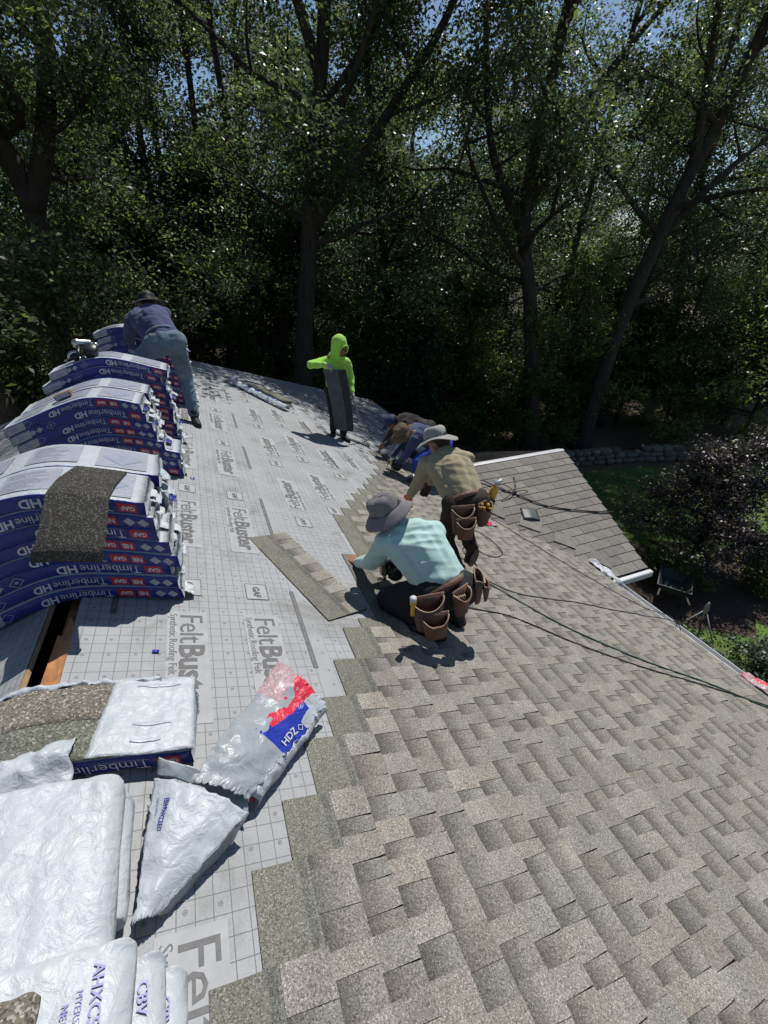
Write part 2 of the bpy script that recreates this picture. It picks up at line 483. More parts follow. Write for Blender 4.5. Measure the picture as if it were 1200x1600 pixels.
# ------------------------------------------------------------------ world-space parenting
WM = {}
def _wm(o): return WM.get(o.name, Matrix.Identity(4))
def obj(name, mesh, parent=None, mat=None):
    o = bpy.data.objects.new(name, mesh)
    W = mat if mat is not None else Matrix.Identity(4)
    link(o, parent)
    o.matrix_local = (_wm(parent).inverted() @ W) if parent is not None else W
    WM[o.name] = W.copy()
    return o
def empty(name, loc=(0, 0, 0), rz=0.0):
    o = bpy.data.objects.new(name, None)
    o.empty_display_size = 0.1
    W = Matrix.Translation(V(loc)) @ Matrix.Rotation(rz, 4, 'Z')
    link(o); o.matrix_local = W
    WM[o.name] = W.copy()
    return o

def fbm(q, sc=1.0, o=4):
    return noise.fractal(V(q) * sc, 1.0, 2.0, o)

# ------------------------------------------------------------------ ground and lawn
GZ = -5.0
def ground_mat():
    m, nt, b = new_mat("forest_floor")
    tc = N(nt, "ShaderNodeTexCoord")
    n1 = N(nt, "ShaderNodeTexNoise", i_Scale=0.35, i_Detail=8.0, i_Roughness=0.7)
    n2 = N(nt, "ShaderNodeTexNoise", i_Scale=9.0, i_Detail=6.0, i_Roughness=0.7)
    nt.links.new(tc.outputs["Object"], n1.inputs["Vector"]); nt.links.new(tc.outputs["Object"], n2.inputs["Vector"])
    r1 = ramp(nt, n1.outputs["Fac"], [(0.35, (0.11, 0.075, 0.045)), (0.55, (0.15, 0.115, 0.07)), (0.7, (0.06, 0.075, 0.03))])
    r2 = ramp(nt, n2.outputs["Fac"], [(0.3, (0.6, 0.6, 0.6)), (0.7, (1.3, 1.25, 1.2))])
    mx = N(nt, "ShaderNodeMix", data_type='RGBA', blend_type='MULTIPLY'); mx.inputs[0].default_value = 1
    nt.links.new(r1.outputs[0], mx.inputs[6]); nt.links.new(r2.outputs[0], mx.inputs[7])
    nt.links.new(mx.outputs[2], b.inputs["Base Color"]); b.inputs["Roughness"].default_value = 0.95
    bp = N(nt, "ShaderNodeBump", i_Strength=0.8, i_Distance=0.05)
    nt.links.new(n2.outputs["Fac"], bp.inputs["Height"]); nt.links.new(bp.outputs[0], b.inputs["Normal"])
    return m
M["ground"] = ground_mat()
M["lawn"] = plain("lawn_turf", (0.085, 0.14, 0.03), 0.95, 0.35, 1.2, 0.8, 40)
M["mulch"] = plain("dark_mulch", (0.055, 0.038, 0.028), 0.95, 0.45, 12, 0.9, 30)

def gz(x, y):
    d = math.hypot(x - 4, y - 5)
    return GZ + 0.18 * fbm((x * .08, y * .08, 0)) * min(1, max(0, (d - 14) / 8)) + max(0, d - 45) * 0.03
gb = MB()
gb.grid(lambda a, b_: (lambda x, y: (x, y, gz(x, y)))(
    4 + 190 * math.copysign(abs(2 * a - 1) ** 1.8, 2 * a - 1), 5 + 190 * math.copysign(abs(2 * b_ - 1) ** 1.8, 2 * b_ - 1)), 60, 60)
tag(gb.build("ground", M["ground"], smooth=True), "brown leaf covered forest floor around the house", "ground", kind="structure")
LAWN = [(6.6, -6), (30, -6), (30, 6.5), (21, 8.2), (17.5, 9.6), (15.2, 10.2), (12.6, 10.7), (9.5, 11.6), (6.6, 11.0)]
lb = MB(); lb.add([(x, y, GZ + 0.006) for x, y in LAWN], [list(range(len(LAWN)))])
tag(lb.build("lawn", M["lawn"]), "green lawn beside the house in dappled light", "lawn", kind="structure")
mb = MB()
mb.add([(9.4 + 0.3 * math.sin(i * 2.1) + (1.9 + .3 * math.sin(i * 1.7)) * math.cos(i * math.tau / 26) + 1.2, 4.9 + (1.6 + .25 * math.sin(i * 2.9)) * math.sin(i * math.tau / 26), GZ + 0.011) for i in range(26)], [list(range(26))])
tag(mb.build("mulch_bed", M["mulch"]), "dark mulch bed under the purple leaved tree", "mulch bed", kind="structure")

def leaf_mesh(name, P, size, mats, rng, mi=None, flat=0.4, asp=0.55):
    """many small folded leaves; P (n,3) centres"""
    n = len(P)
    d = rng.normal(size=(n, 3)); d[:, 2] *= 0.6; d[:, 2] -= 0.25
    d /= np.linalg.norm(d, axis=1)[:, None]
    up = rng.normal(size=(n, 3)) * (1 - flat); up[:, 2] += 1.0
    w = np.cross(d, up); w /= np.maximum(np.linalg.norm(w, axis=1)[:, None], 1e-6)
    nn = np.cross(w, d)
    s = size * rng.uniform(0.6, 1.35, size=(n, 1))
    v = np.empty((n, 4, 3), dtype=np.float32)
    v[:, 0] = P - d * s * 0.5
    v[:, 1] = P + w * s * asp * 0.5 + nn * s * 0.10
    v[:, 2] = P + d * s * 0.5
    v[:, 3] = P - w * s * asp * 0.5 + nn * s * 0.10
    m = bpy.data.meshes.new(name)
    m.vertices.add(n * 4); m.vertices.foreach_set("co", v.reshape(-1))
    m.loops.add(n * 4); m.loops.foreach_set("vertex_index", np.arange(n * 4, dtype=np.int32))
    m.polygons.add(n); m.polygons.foreach_set("loop_start", np.arange(0, n * 4, 4, dtype=np.int32))
    for q in mats: m.materials.append(q)
    if mi is not None: m.polygons.foreach_set("material_index", mi.astype(np.int32))
    m.update(calc_edges=True); m.validate()
    return m

# grass blades on the lawn
rng = np.random.default_rng(5)
gp = np.column_stack([rng.uniform(6.8, 22, 60000), rng.uniform(-3, 11, 60000)])
keep = (gp[:, 1] < 11.2 - 0.32 * np.maximum(gp[:, 0] - 10.5, 0)) & (rng.random(60000) < 0.9)
keep &= ((gp[:, 0] - 10.6) ** 2 / 3.6 + (gp[:, 1] - 4.9) ** 2 / 2.6 > 1)
gp = gp[keep]
v = np.empty((len(gp), 4, 3), dtype=np.float32)
ang = rng.uniform(0, 6.28, len(gp)); ht = rng.uniform(0.03, 0.085, len(gp)); wd = rng.uniform(0.006, 0.014, len(gp))
ca, sa = np.cos(ang) * wd, np.sin(ang) * wd
lx, ly = rng.normal(0, .03, len(gp)), rng.normal(0, .03, len(gp))
for k, (sx, tz) in enumerate(((-1, 0), (1, 0), (.3, 1), (-.3, 1))):
    v[:, k, 0] = gp[:, 0] + sx * ca + lx * tz
    v[:, k, 1] = gp[:, 1] + sx * sa + ly * tz
    v[:, k, 2] = GZ + 0.006 + ht * tz
gm = bpy.data.meshes.new("grass")
n = len(gp)
gm.vertices.add(n * 4); gm.vertices.foreach_set("co", v.reshape(-1))
gm.loops.add(n * 4); gm.loops.foreach_set("vertex_index", np.arange(n * 4, dtype=np.int32))
gm.polygons.add(n); gm.polygons.foreach_set("loop_start", np.arange(0, n * 4, 4, dtype=np.int32))
gm.materials.append(M["grass"]); gm.update(calc_edges=True)
tag(obj("grass", gm), "short mown grass blades of the lawn", "grass", kind="stuff")

# ------------------------------------------------------------------ house
RM = Matrix(((1 / L, 0, S / L, 0), (0, 1, 0, 0), (-S / L, 0, 1 / L, 0), (0, 0, 0, 1)))      # roof frame: (down slope, along ridge, normal)
RL = Matrix(((-1 / L, 0, -S / L, 0), (0, -1, 0, 0), (-S / L, 0, 1 / L, 0), (0, 0, 0, 1)))   # far slope: mirrored
def roof_pt(v, y, h=0.0): return RM @ V((v, y, h))
EAVE = 5.41
def far_y(v): return 9.75 + 0.40 * v
house = tag(empty("house", (0, 4, GZ)), "single storey house whose roof is being re-covered with new shingles", "house")
# decks (0.02 thick), slot at the ridge
def deck_poly(v0, v1, sgn):
    if sgn > 0: return [(v0, -4), (v1, -4), (v1, far_y(v1)), (v0, far_y(v0))]
    return [(v0, -far_y(-v0 * .3)), (v1, -far_y(-v1 * .3)), (v1, 4), (v0, 4)]
def slab(poly, z0, z1):
    n = len(poly)
    vs = [(x, y, z0) for x, y in poly] + [(x, y, z1) for x, y in poly]
    return vs, [list(range(n - 1, -1, -1)), [n + i for i in range(n)]] + [[i, (i + 1) % n, n + (i + 1) % n, n + i] for i in range(n)]
deck = obj("roof_slope", mesh_from("roof_slope", *slab(deck_poly(0.06, EAVE, 1), -0.02, 0.0), M["deck"]), house, RM)
deckL = obj("roof_slope", mesh_from("roof_slope", *slab([(0.075, -9.7), (5.4, -9.0), (5.4, 4), (0.075, 4)], -0.02, 0.0), M["deck"]), house, RL)
# ridge board and rafters under the slot
b_ = MB(); b_.box((0.0, 2.8, -0.20), (0.035, 13.6, 0.22)); b_.build("ridge_board", M["wood"], house)
for k in range(9):
    yy = -3.4 + k * 1.6
    for sg in (1, -1):
        b_ = MB(); b_.tube([(sg * 0.03, yy, -0.14), (sg * 4.9, yy, -0.14 - S * 4.87)], 0.05, 4)
        b_.build("rafter", M["attic"], house)
b_ = MB(); b_.box((0, 2.8, -2.1), (9.6, 13.2, 0.06)); b_.build("attic_floor", M["attic"], house)
# walls
b_ = MB()
b_.box((4.60, 2.9, (GZ - 2.02) / 2), (0.2, 12.6, -2.02 - GZ)); b_.box((-4.60, 2.9, (GZ - 2.02) / 2), (0.2, 12.6, -2.02 - GZ))
for yy in (-3.3, 9.1):
    b_.add([(-4.5, yy, GZ), (4.5, yy, GZ), (4.5, yy, -1.85), (0, yy, -0.12), (-4.5, yy, -1.85),
            (-4.5, yy + .15, GZ), (4.5, yy + .15, GZ), (4.5, yy + .15, -1.85), (0, yy + .15, -0.12), (-4.5, yy + .15, -1.85)],
           [[0, 1, 2, 3, 4], [9, 8, 7, 6, 5], [0, 5, 6, 1], [1, 6, 7, 2], [2, 7, 8, 3], [3, 8, 9, 4], [4, 9, 5, 0]])
b_.build("wall", M["siding"], house)
# eave trim: fascia board, white drip edge, gutter lip
e0, e1 = roof_pt(EAVE, -4), roof_pt(EAVE, 3.02)
for (ya, yb) in ((-4, 3.0), (5.6, far_y(EAVE))):
    b_ = MB(); b_.box((e0.x - 0.03, (ya + yb) / 2, e0.z - 0.12), (0.025, yb - ya, 0.19)); b_.build("fascia", M["trim"], house)
    b_ = MB()
    b_.add([roof_pt(EAVE - .02, ya, .004), roof_pt(EAVE + .035, ya, .006), roof_pt(EAVE + .035, yb, .006), roof_pt(EAVE - .02, yb, .004),
            roof_pt(EAVE - .02, ya, -.004), roof_pt(EAVE + .035, ya, -.035), roof_pt(EAVE + .035, yb, -.035), roof_pt(EAVE - .02, yb, -.004)],
           [[0, 1, 2, 3], [7, 6, 5, 4], [1, 5, 6, 2], [0, 4, 5, 1], [2, 6, 7, 3], [3, 7, 4, 0]])
    b_.build("drip_edge", M["trim"], house)
    g_ = MB()
    prof = [(0.0, 0.0), (0.0, -.085), (.085, -.085), (.115, -.03), (.115, .0), (.108, .0), (.105, -.03), (.08, -.078), (.006, -.078), (.006, 0)]
    vs = [(e0.x + .012 + px, yy, e0.z - .03 + pz) for yy in (ya, yb) for px, pz in prof]
    k = len(prof)
    g_.add(vs, [[i, (i + 1) % k, k + (i + 1) % k, k + i] for i in range(k)])
    g_.build("gutter", M["trim"], house)
# far rake trim
b_ = MB(); b_.tube([roof_pt(0.05, far_y(.05) + .01, -.03), roof_pt(EAVE, far_y(EAVE) + .01, -.03)], 0.035, 4); b_.build("rake_trim", M["trim"], house)

# --- felt underlayment, one sheet per roll
def felt_sheet(v0, v1, y0, y1fn, lift, flip=False):
    nu, nv = 24, 150
    vs, uvs = [], []
    for i in range(nu + 1):
        for j in range(nv + 1):
            vv = v0 + (v1 - v0) * i / nu
            yy = y0 + (y1fn(vv) - y0) * j / nv
            h = lift + 0.0022 * max(0, fbm((vv * 1.2, yy * 5, 3), 1.0, 3)) + 0.0008 * fbm((vv * 7, yy * 2, 9))
            vs.append((vv, yy, h)); uvs.append((vv, yy))
    w = nv + 1
    fs = [[i * w + j, (i + 1) * w + j, (i + 1) * w + j + 1, i * w + j + 1] for i in range(nu) for j in range(nv)]
    m = mesh_from("underlayment", vs, fs, M["felt"], smooth=True)
    ul = m.uv_layers.new(name="metres")
    ul.data.foreach_set("uv", [c for lp in m.loops for c in uvs[lp.vertex_index]])
    return m
rolls = [(0.066, 1.27), (1.22, 2.47), (2.42, 3.67), (3.62, 4.87), (4.82, EAVE)]
felts = []
for k, (a, c) in enumerate(rolls):
    felts.append(obj("underlayment", felt_sheet(a, c, -4, far_y, 0.0015 + 0.0022 * (4 - k) * 0.6), house, RM))
obj("underlayment", felt_sheet(0.08, 1.3, -9.6, lambda v_: 4.0, 0.004), house, RL)
obj("underlayment", felt_sheet(1.25, 5.4, -9.4, lambda v_: 4.0, 0.002), house, RL)

# --- flat lettering
_tc = {}
def text2d(s, size, off=0.0, spacing=1.0):
    key = (s, size, off, spacing)
    if key not in _tc:
        c = bpy.data.curves.new("t", 'FONT')
        c.body = s; c.size = size; c.offset = off; c.fill_mode = 'FRONT'; c.resolution_u = 2
        c.space_character = spacing
        o = bpy.data.objects.new("t", c); COL.objects.link(o)
        dg = bpy.context.evaluated_depsgraph_get()
        me = bpy.data.meshes.new_from_object(o.evaluated_get(dg))
        vs = [(q.co.x, q.co.y) for q in me.vertices]
        fs = [list(p.vertices) for p in me.polygons]
        w = max([q[0] for q in vs]) if vs else 0
        bpy.data.objects.remove(o); bpy.data.curves.remove(c); bpy.data.meshes.remove(me)
        _tc[key] = (vs, fs, w)
    return _tc[key]

def print_mesh(name):
    """felt print block: x along reading direction, y up; ink on a blank panel"""
    p = MB()
    def rect(x0, y0, x1, y1, z, mi): p.add([(x0, y0, z), (x1, y0, z), (x1, y1, z), (x0, y1, z)], [[0, 1, 2, 3]], mi)
    def frame(x0, y0, x1, y1, w, z, mi):
        rect(x0, y0, x1, y0 + w, z, mi); rect(x0, y1 - w, x1, y1, z, mi); rect(x0, y0 + w, x0 + w, y1 - w, z, mi); rect(x1 - w, y0 + w, x1, y1 - w, z, mi)
    def txt(s, size, x, y, off, mi, sp=1.0, z=.0012):
        vs, fs, w = text2d(s, size, off, sp)
        p.add([(x + q[0], y + q[1], z) for q in vs], fs, mi)
        return w
    rect(-.02, -.062, .71, .135, 0.0, 0)
    sc = 0.165
    w = txt("Felt", sc, 0, 0, 0.0, 1, .92)
    txt("Buster", sc, w + .006, 0, 0.005, 1, .98)
    txt("Synthetic Roofing Felt", .052, 0, -.048, 0, 1, .95)
    rect(-.33, -.02, -.17, .115, 0.0, 0)
    frame(-.33, -.02, -.17, .115, .004, .0012, 1)
    txt("GAF", .058, -.30, .028, .0022, 2)
    return p.mesh(name, [M["felt_plain"], M["ink"], M["ink_dark"]])
FELT_PRINT = print_mesh("lettering")
def strip_mesh():
    p = MB()
    p.add([(0, 0, 0), (.68, 0, 0), (.68, .028, 0), (0, .028, 0)], [[0, 1, 2, 3]], 1)
    for k in range(4):
        vs, fs, w = text2d("Pistola o Grapa - Staple", .016, 0, 1)
        p.add([(.02 + k * .165 + q[0] * .8, .008 + q[1], .001) for q in vs], fs, 0)
    return p.mesh("edge_print", [M["felt_plain"], M["ink"]])
EDGE_PRINT = strip_mesh()
PRD = 1.42
for k, cols in enumerate([(0.525, 0.92), (1.47, 1.87, 2.27), (2.68, 3.07, 3.46), (3.88, 4.27, 4.66)]):
    down = (k % 2 == 0)
    for ci, c in enumerate(cols):
        for j in range(-2, 9):
            y = 2.085 + j * PRD + (0.35 if ci == 1 and k else 0) + (0.5 * k if k else 0) - (0.0 if k else 0.01 * ci)
            lift = 0.0015 + 0.0022 * (4 - k) * 0.6 + 0.0028
            if y < -1.2 or y > far_y(c) - 0.8: continue
            if k >= 1 and y < 1.0 + 1.6 * k: continue
            if k == 3 and y < 6.6: continue
            R2 = Matrix.Rotation(-math.pi / 2 if down else math.pi / 2, 4, 'Z')
            pos = (c, y, lift) if down else (c + .11, y - .35, lift)
            obj("lettering", FELT_PRINT, felts[k], RM @ Matrix.Translation(pos) @ R2)
    for j in range(-2, 9):
        y = 2.35 + j * PRD + k * .6
        if y > far_y(rolls[k][1]) - .9 or y < -1 or k > 2 or (k and y < 2 + k): continue
        if k == 0: obj('edge_print', EDGE_PRINT, felts[0], RM @ Matrix.Translation((.20, y + .4, 0.0015 + 0.0022 * 4 * .6 + .0028)) @ Matrix.Rotation(-math.pi / 2, 4, 'Z'))
        obj("edge_print", EDGE_PRINT, felts[k], RM @ Matrix.Translation((rolls[k][1] - .085, y, 0.0015 + 0.0022 * (4 - k) * .6 + .0028)) @ Matrix.Rotation(-math.pi / 2, 4, 'Z'))

# --- laminated shingles (each one an object, meshes shared between alike ones)
def shingle_mesh(seed, length=1.0, cut=False):
    r = random.Random(seed)
    W, EXP0 = 0.337, 0.188
    hs = lambda s: 0.003 + 0.011 * s / W
    vs, fs, tint = [], [], []
    def quad(pts, cols):
        n = len(vs)
        vs.extend(pts); fs.append([n, n + 1, n + 2, n + 3]); tint.extend(cols)
    def col(t, g=0.0): return (t * (1 + .022 * g), t, t * (1 - .03 * g), 1)
    hl = r.uniform(.66, .74)
    H = (hl * .96, hl * 1.0, hl * .95, 1)
    NZ = (hl * .70, hl * .76, hl * .73, 1)
    rows = [(0.0, .150, H), (.150, .178, NZ), (.178, EXP0, H)]
    for s0, s1, c in rows:
        quad([(s0, 0, hs(s0)), (s0, -length, hs(s0)), (s1, -length, hs(s1)), (s1, 0, hs(s1))], [c] * 4)
    # exposure: alternating slots and raised tabs
    y, tab = 0.0, r.random() < .5
    T = .0030
    segs = []
    while y < length - 1e-6:
        w = r.uniform(.06, .125) if tab else r.uniform(.045, .11)
        if length - (y + w) < .06: w = length - y
        segs.append((y, min(length, y + w), tab)); y += w; tab = not tab
    for (a, c, tb) in segs:
        up = T if tb else 0.0
        g = r.uniform(-1, 1)
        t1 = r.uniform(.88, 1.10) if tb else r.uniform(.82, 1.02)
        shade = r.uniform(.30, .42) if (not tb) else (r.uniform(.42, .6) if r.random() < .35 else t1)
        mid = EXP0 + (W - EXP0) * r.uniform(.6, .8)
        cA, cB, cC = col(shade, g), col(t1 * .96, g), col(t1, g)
        sk = r.uniform(-.006, .006)
        p0 = (EXP0, -a, hs(EXP0) + up * .6); p1 = (EXP0, -c, hs(EXP0) + up * .6)
        m0 = (mid, -a - sk * .4, hs(mid) + up); m1 = (mid, -c + sk * .4, hs(mid) + up)
        q0 = (W, -a - sk, hs(W) + up); q1 = (W, -c + sk, hs(W) + up)
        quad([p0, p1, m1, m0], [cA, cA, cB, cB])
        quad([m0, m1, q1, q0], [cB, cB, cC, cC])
        D = (.6, .58, .56, 1)
        quad([q0, q1, (W, -c + sk, 0.0), (W, -a - sk, 0.0)], [D] * 4)
        if tb:
            quad([p0, m0, q0, (W, -a - sk, hs(W) - .001)], [D] * 4)
            quad([p1, (W, -c + sk, hs(W) - .001), q1, m1], [D] * 4)
    D = (.35, .33, .31, 1)
    quad([(0, 0, hs(0)), (EXP0, 0, hs(EXP0)), (EXP0, 0, 0), (0, 0, 0)], [D] * 4)
    quad([(EXP0, 0, hs(EXP0)), (W, 0, hs(W)), (W, 0, 0), (EXP0, 0, 0)], [D] * 4)
    quad([(0, -length, 0), (W, -length, 0), (W, -length, hs(W)), (0, -length, hs(0))], [D] * 4)
    quad([(0, 0, 0), (0, -length, 0), (0, -length, hs(0)), (0, 0, hs(0))], [D] * 4)
    m = mesh_from("shingle", vs, fs, M["shingle"])
    ca = m.color_attributes.new("tint", 'FLOAT_COLOR', 'CORNER')
    ca.data.foreach_set("color", [x for lp in m.loops for x in tint[lp.vertex_index]])
    return m
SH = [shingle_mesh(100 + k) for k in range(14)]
BND = [(-.1, -1.0), (.03, -.52), (.173, -.24), (.316, .03), (.459, .28), (.602, .53), (.743, .78), (.89, 1.02), (1.035, 1.26), (1.178, 1.49), (1.32, 1.74), (1.465, 2.0),
       (1.61, 2.12), (1.75, 2.9), (1.89, 3.62), (2.03, 3.84), (2.18, 4.07), (2.32, 4.28), (2.46, 4.48), (2.61, 4.72), (2.75, 4.95), (2.89, 5.18), (3.04, 5.4),
       (3.18, 5.8), (3.32, 6.35), (3.47, 7.0), (3.61, 7.4), (3.75, 7.7), (3.9, 7.85), (4.9, 8.6), (5.6, 9.0)]
def bnd(v_):
    for (a, ya), (c, yc) in zip(BND, BND[1:]):
        if a <= v_ <= c: return ya + (yc - ya) * (v_ - a) / (c - a)
    return BND[-1][1]
rs = random.Random(3)
nsh = 0
for k in range(-5, 31):
    vt = 0.743 + 0.143 * k
    y = bnd(vt) + (rs.uniform(-.02, .02) if k < 7 else rs.uniform(-.06, .06))
    while y > -1.25:
        x_mid = (vt + .3) / L
        hidden = y - 1.0 > 3.3 and (vt + .1) / L > 5.15 - 0.9 * (y - 1.0 - 3.17)
        if not hidden:
            Wd = RM @ Matrix.Translation((vt + rs.uniform(-.002, .002), y, 0.0105 if k < 31 else 0)) @ Matrix.Rotation(rs.uniform(-.0025, .0025), 4, 'Z')
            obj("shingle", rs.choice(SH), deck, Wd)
            nsh += 1
        y -= 1.001
print("shingles", nsh)

# --- the wing: lower gable roof running off to the right
SW = 0.36
LW = math.sqrt(1 + SW * SW)
WY0, WZ0, WYR = 3.08, -2.02, 5.27
WZR = WZ0 + SW * (WYR - WY0)
WMX = Matrix(((1, 0, 0, 0), (0, 1 / LW, -SW / LW, WY0), (0, SW / LW, 1 / LW, WZ0), (0, 0, 0, 1)))
def wing_x1(t): return 5.80 + 0.36 * t / 2.33          # gable end, t up slope
TL = (WYR - WY0) * LW
wing = obj("wing_roof", mesh_from("wing_roof", *slab([(2.6, 0), (wing_x1(0), 0), (wing_x1(TL), TL), (2.6, TL)], -0.03, 0.0), M["wing_shingle"]), house, WMX)
WMB = Matrix(((1, 0, 0, 0), (0, 1 / LW, SW / LW, WYR), (0, -SW / LW, 1 / LW, WZR), (0, 0, 0, 1)))
obj("wing_roof", mesh_from("wing_roof", *slab([(2.6, 0), (wing_x1(TL), 0), (wing_x1(0), TL), (2.6, TL)], -0.03, 0.0), M["wing_shingle"]), house, WMB)
def tab_mesh(w, seed, dep=.19):
    r = random.Random(seed)
    t = r.uniform(.93, 1.06)
    vs = [(0, 0, .014), (w, 0, .014), (w, dep, .0035), (0, dep, .0035), (0, 0, 0), (w, 0, 0), (w, dep, 0), (0, dep, 0)]
    fs = [[0, 1, 2, 3], [4, 5, 1, 0], [5, 6, 2, 1], [7, 4, 0, 3], [6, 7, 3, 2]]
    m = mesh_from("shingle", vs, fs, M["wing_shingle"])
    ca = m.color_attributes.new("tint", 'FLOAT_COLOR', 'CORNER')
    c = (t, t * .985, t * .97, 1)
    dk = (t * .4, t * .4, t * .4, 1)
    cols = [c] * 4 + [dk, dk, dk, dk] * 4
    ca.data.foreach_set("color", [x for q in cols for x in q])
    return m
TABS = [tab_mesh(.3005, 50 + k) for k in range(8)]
row, t = 0, 0.0
while t < TL - .05:
    x = wing_x1(t) - .004
    x -= 0.0 if row % 2 else .15
    first = True
    if row % 2 == 0:
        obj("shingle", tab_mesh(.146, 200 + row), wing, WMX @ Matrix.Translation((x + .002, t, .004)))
    while x > 5.15 - 0.935 * (t / LW) - 1.0:
        x -= .305
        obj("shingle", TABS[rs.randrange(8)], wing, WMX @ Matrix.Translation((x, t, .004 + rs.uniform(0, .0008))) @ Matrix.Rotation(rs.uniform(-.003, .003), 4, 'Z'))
    row += 1; t += .143
# loose diagonal cut pieces woven into the valley, rubber boot, ridge strip, gable trim
for k in range(5):
    tt = .35 + k * .37
    vx = 5.15 - .935 * tt / LW + .22 + rs.uniform(-.05, .05)
    obj("shingle", tab_mesh(.30, 300 + k, .19), wing, WMX @ Matrix.Translation((vx, tt, .0135 + .0006 * k)) @ Matrix.Rotation(math.radians(-47 + rs.uniform(-6, 6)), 4, 'Z'))
b_ = MB()
b_.grid(lambda a, c: (-.12 + .24 * a, -.11 + .22 * c, .014 + .05 * max(0, .55 - abs(a - .45)) * (1 - .7 * c)), 8, 6, .006)
b_.build("vent_boot", M["flash"], house, True, WMX @ Matrix.Translation((4.72, 1.22, .012)) @ Matrix.Rotation(-.35, 4, 'Z'))
b_ = MB()
for sg in (1, -1):
    pass
b_.add([(3.4, WYR - .025, WZR + .010), (wing_x1(TL) - .03, WYR - .025, WZR + .010), (wing_x1(TL) - .03, WYR + .01, WZR + .026), (3.4, WYR + .01, WZR + .026),
        (3.4, WYR + .16, WZR - .03), (wing_x1(TL), WYR + .16, WZR - .03)],
       [[0, 1, 2, 3], [3, 2, 5, 4]])
b_.build("ridge_strip", M["trim"], house)
b_ = MB()
p0, p1, p2 = WMX @ V((wing_x1(0) + .012, -.02, -.03)), WMX @ V((wing_x1(TL) + .012, TL, -.03)), WMB @ V((wing_x1(0) + .012, TL, -.03))
b_.tube([p0, p1], .014, 4); b_.tube([p1, p2], .014, 4)
b_.build("rake_trim", M["wing_shingle"], house)
b_ = MB()
b_.box(((5.13 + wing_x1(0) + .03) / 2, WY0 - .045, WZ0 - .055), (wing_x1(0) + .03 - 5.13, .07, .085), bev=.01)
b_.box(((5.13 + wing_x1(0)) / 2, WY0 - .004, WZ0 - .10), (wing_x1(0) - 5.13, .02, .14))
b_.build("wing_gutter", M["trim"], house)
b_ = MB()
b_.add([(5.65, WY0 + .15, GZ), (5.65, 2 * WYR - WY0 - .15, GZ), (5.65, 2 * WYR - WY0 - .15, WZ0), (5.65, WYR, WZR - .08), (5.65, WY0 + .15, WZ0),
        (5.5, WY0 + .15, GZ), (5.5, 2 * WYR - WY0 - .15, GZ), (5.5, 2 * WYR - WY0 - .15, WZ0), (5.5, WYR, WZR - .08), (5.5, WY0 + .15, WZ0)],
       [[0, 1, 2, 3, 4], [9, 8, 7, 6, 5], [0, 5, 6, 1], [1, 6, 7, 2], [2, 7, 8, 3], [3, 8, 9, 4], [4, 9, 5, 0]])
b_.box((5.1, WY0 + .22, (GZ + WZ0) / 2 - .03), (.9, .12, WZ0 - GZ - .1)); b_.box((5.1, 2 * WYR - WY0 - .22, (GZ + WZ0) / 2 - .03), (.9, .12, WZ0 - GZ - .1))
b_.build("wall", M["siding"], house)

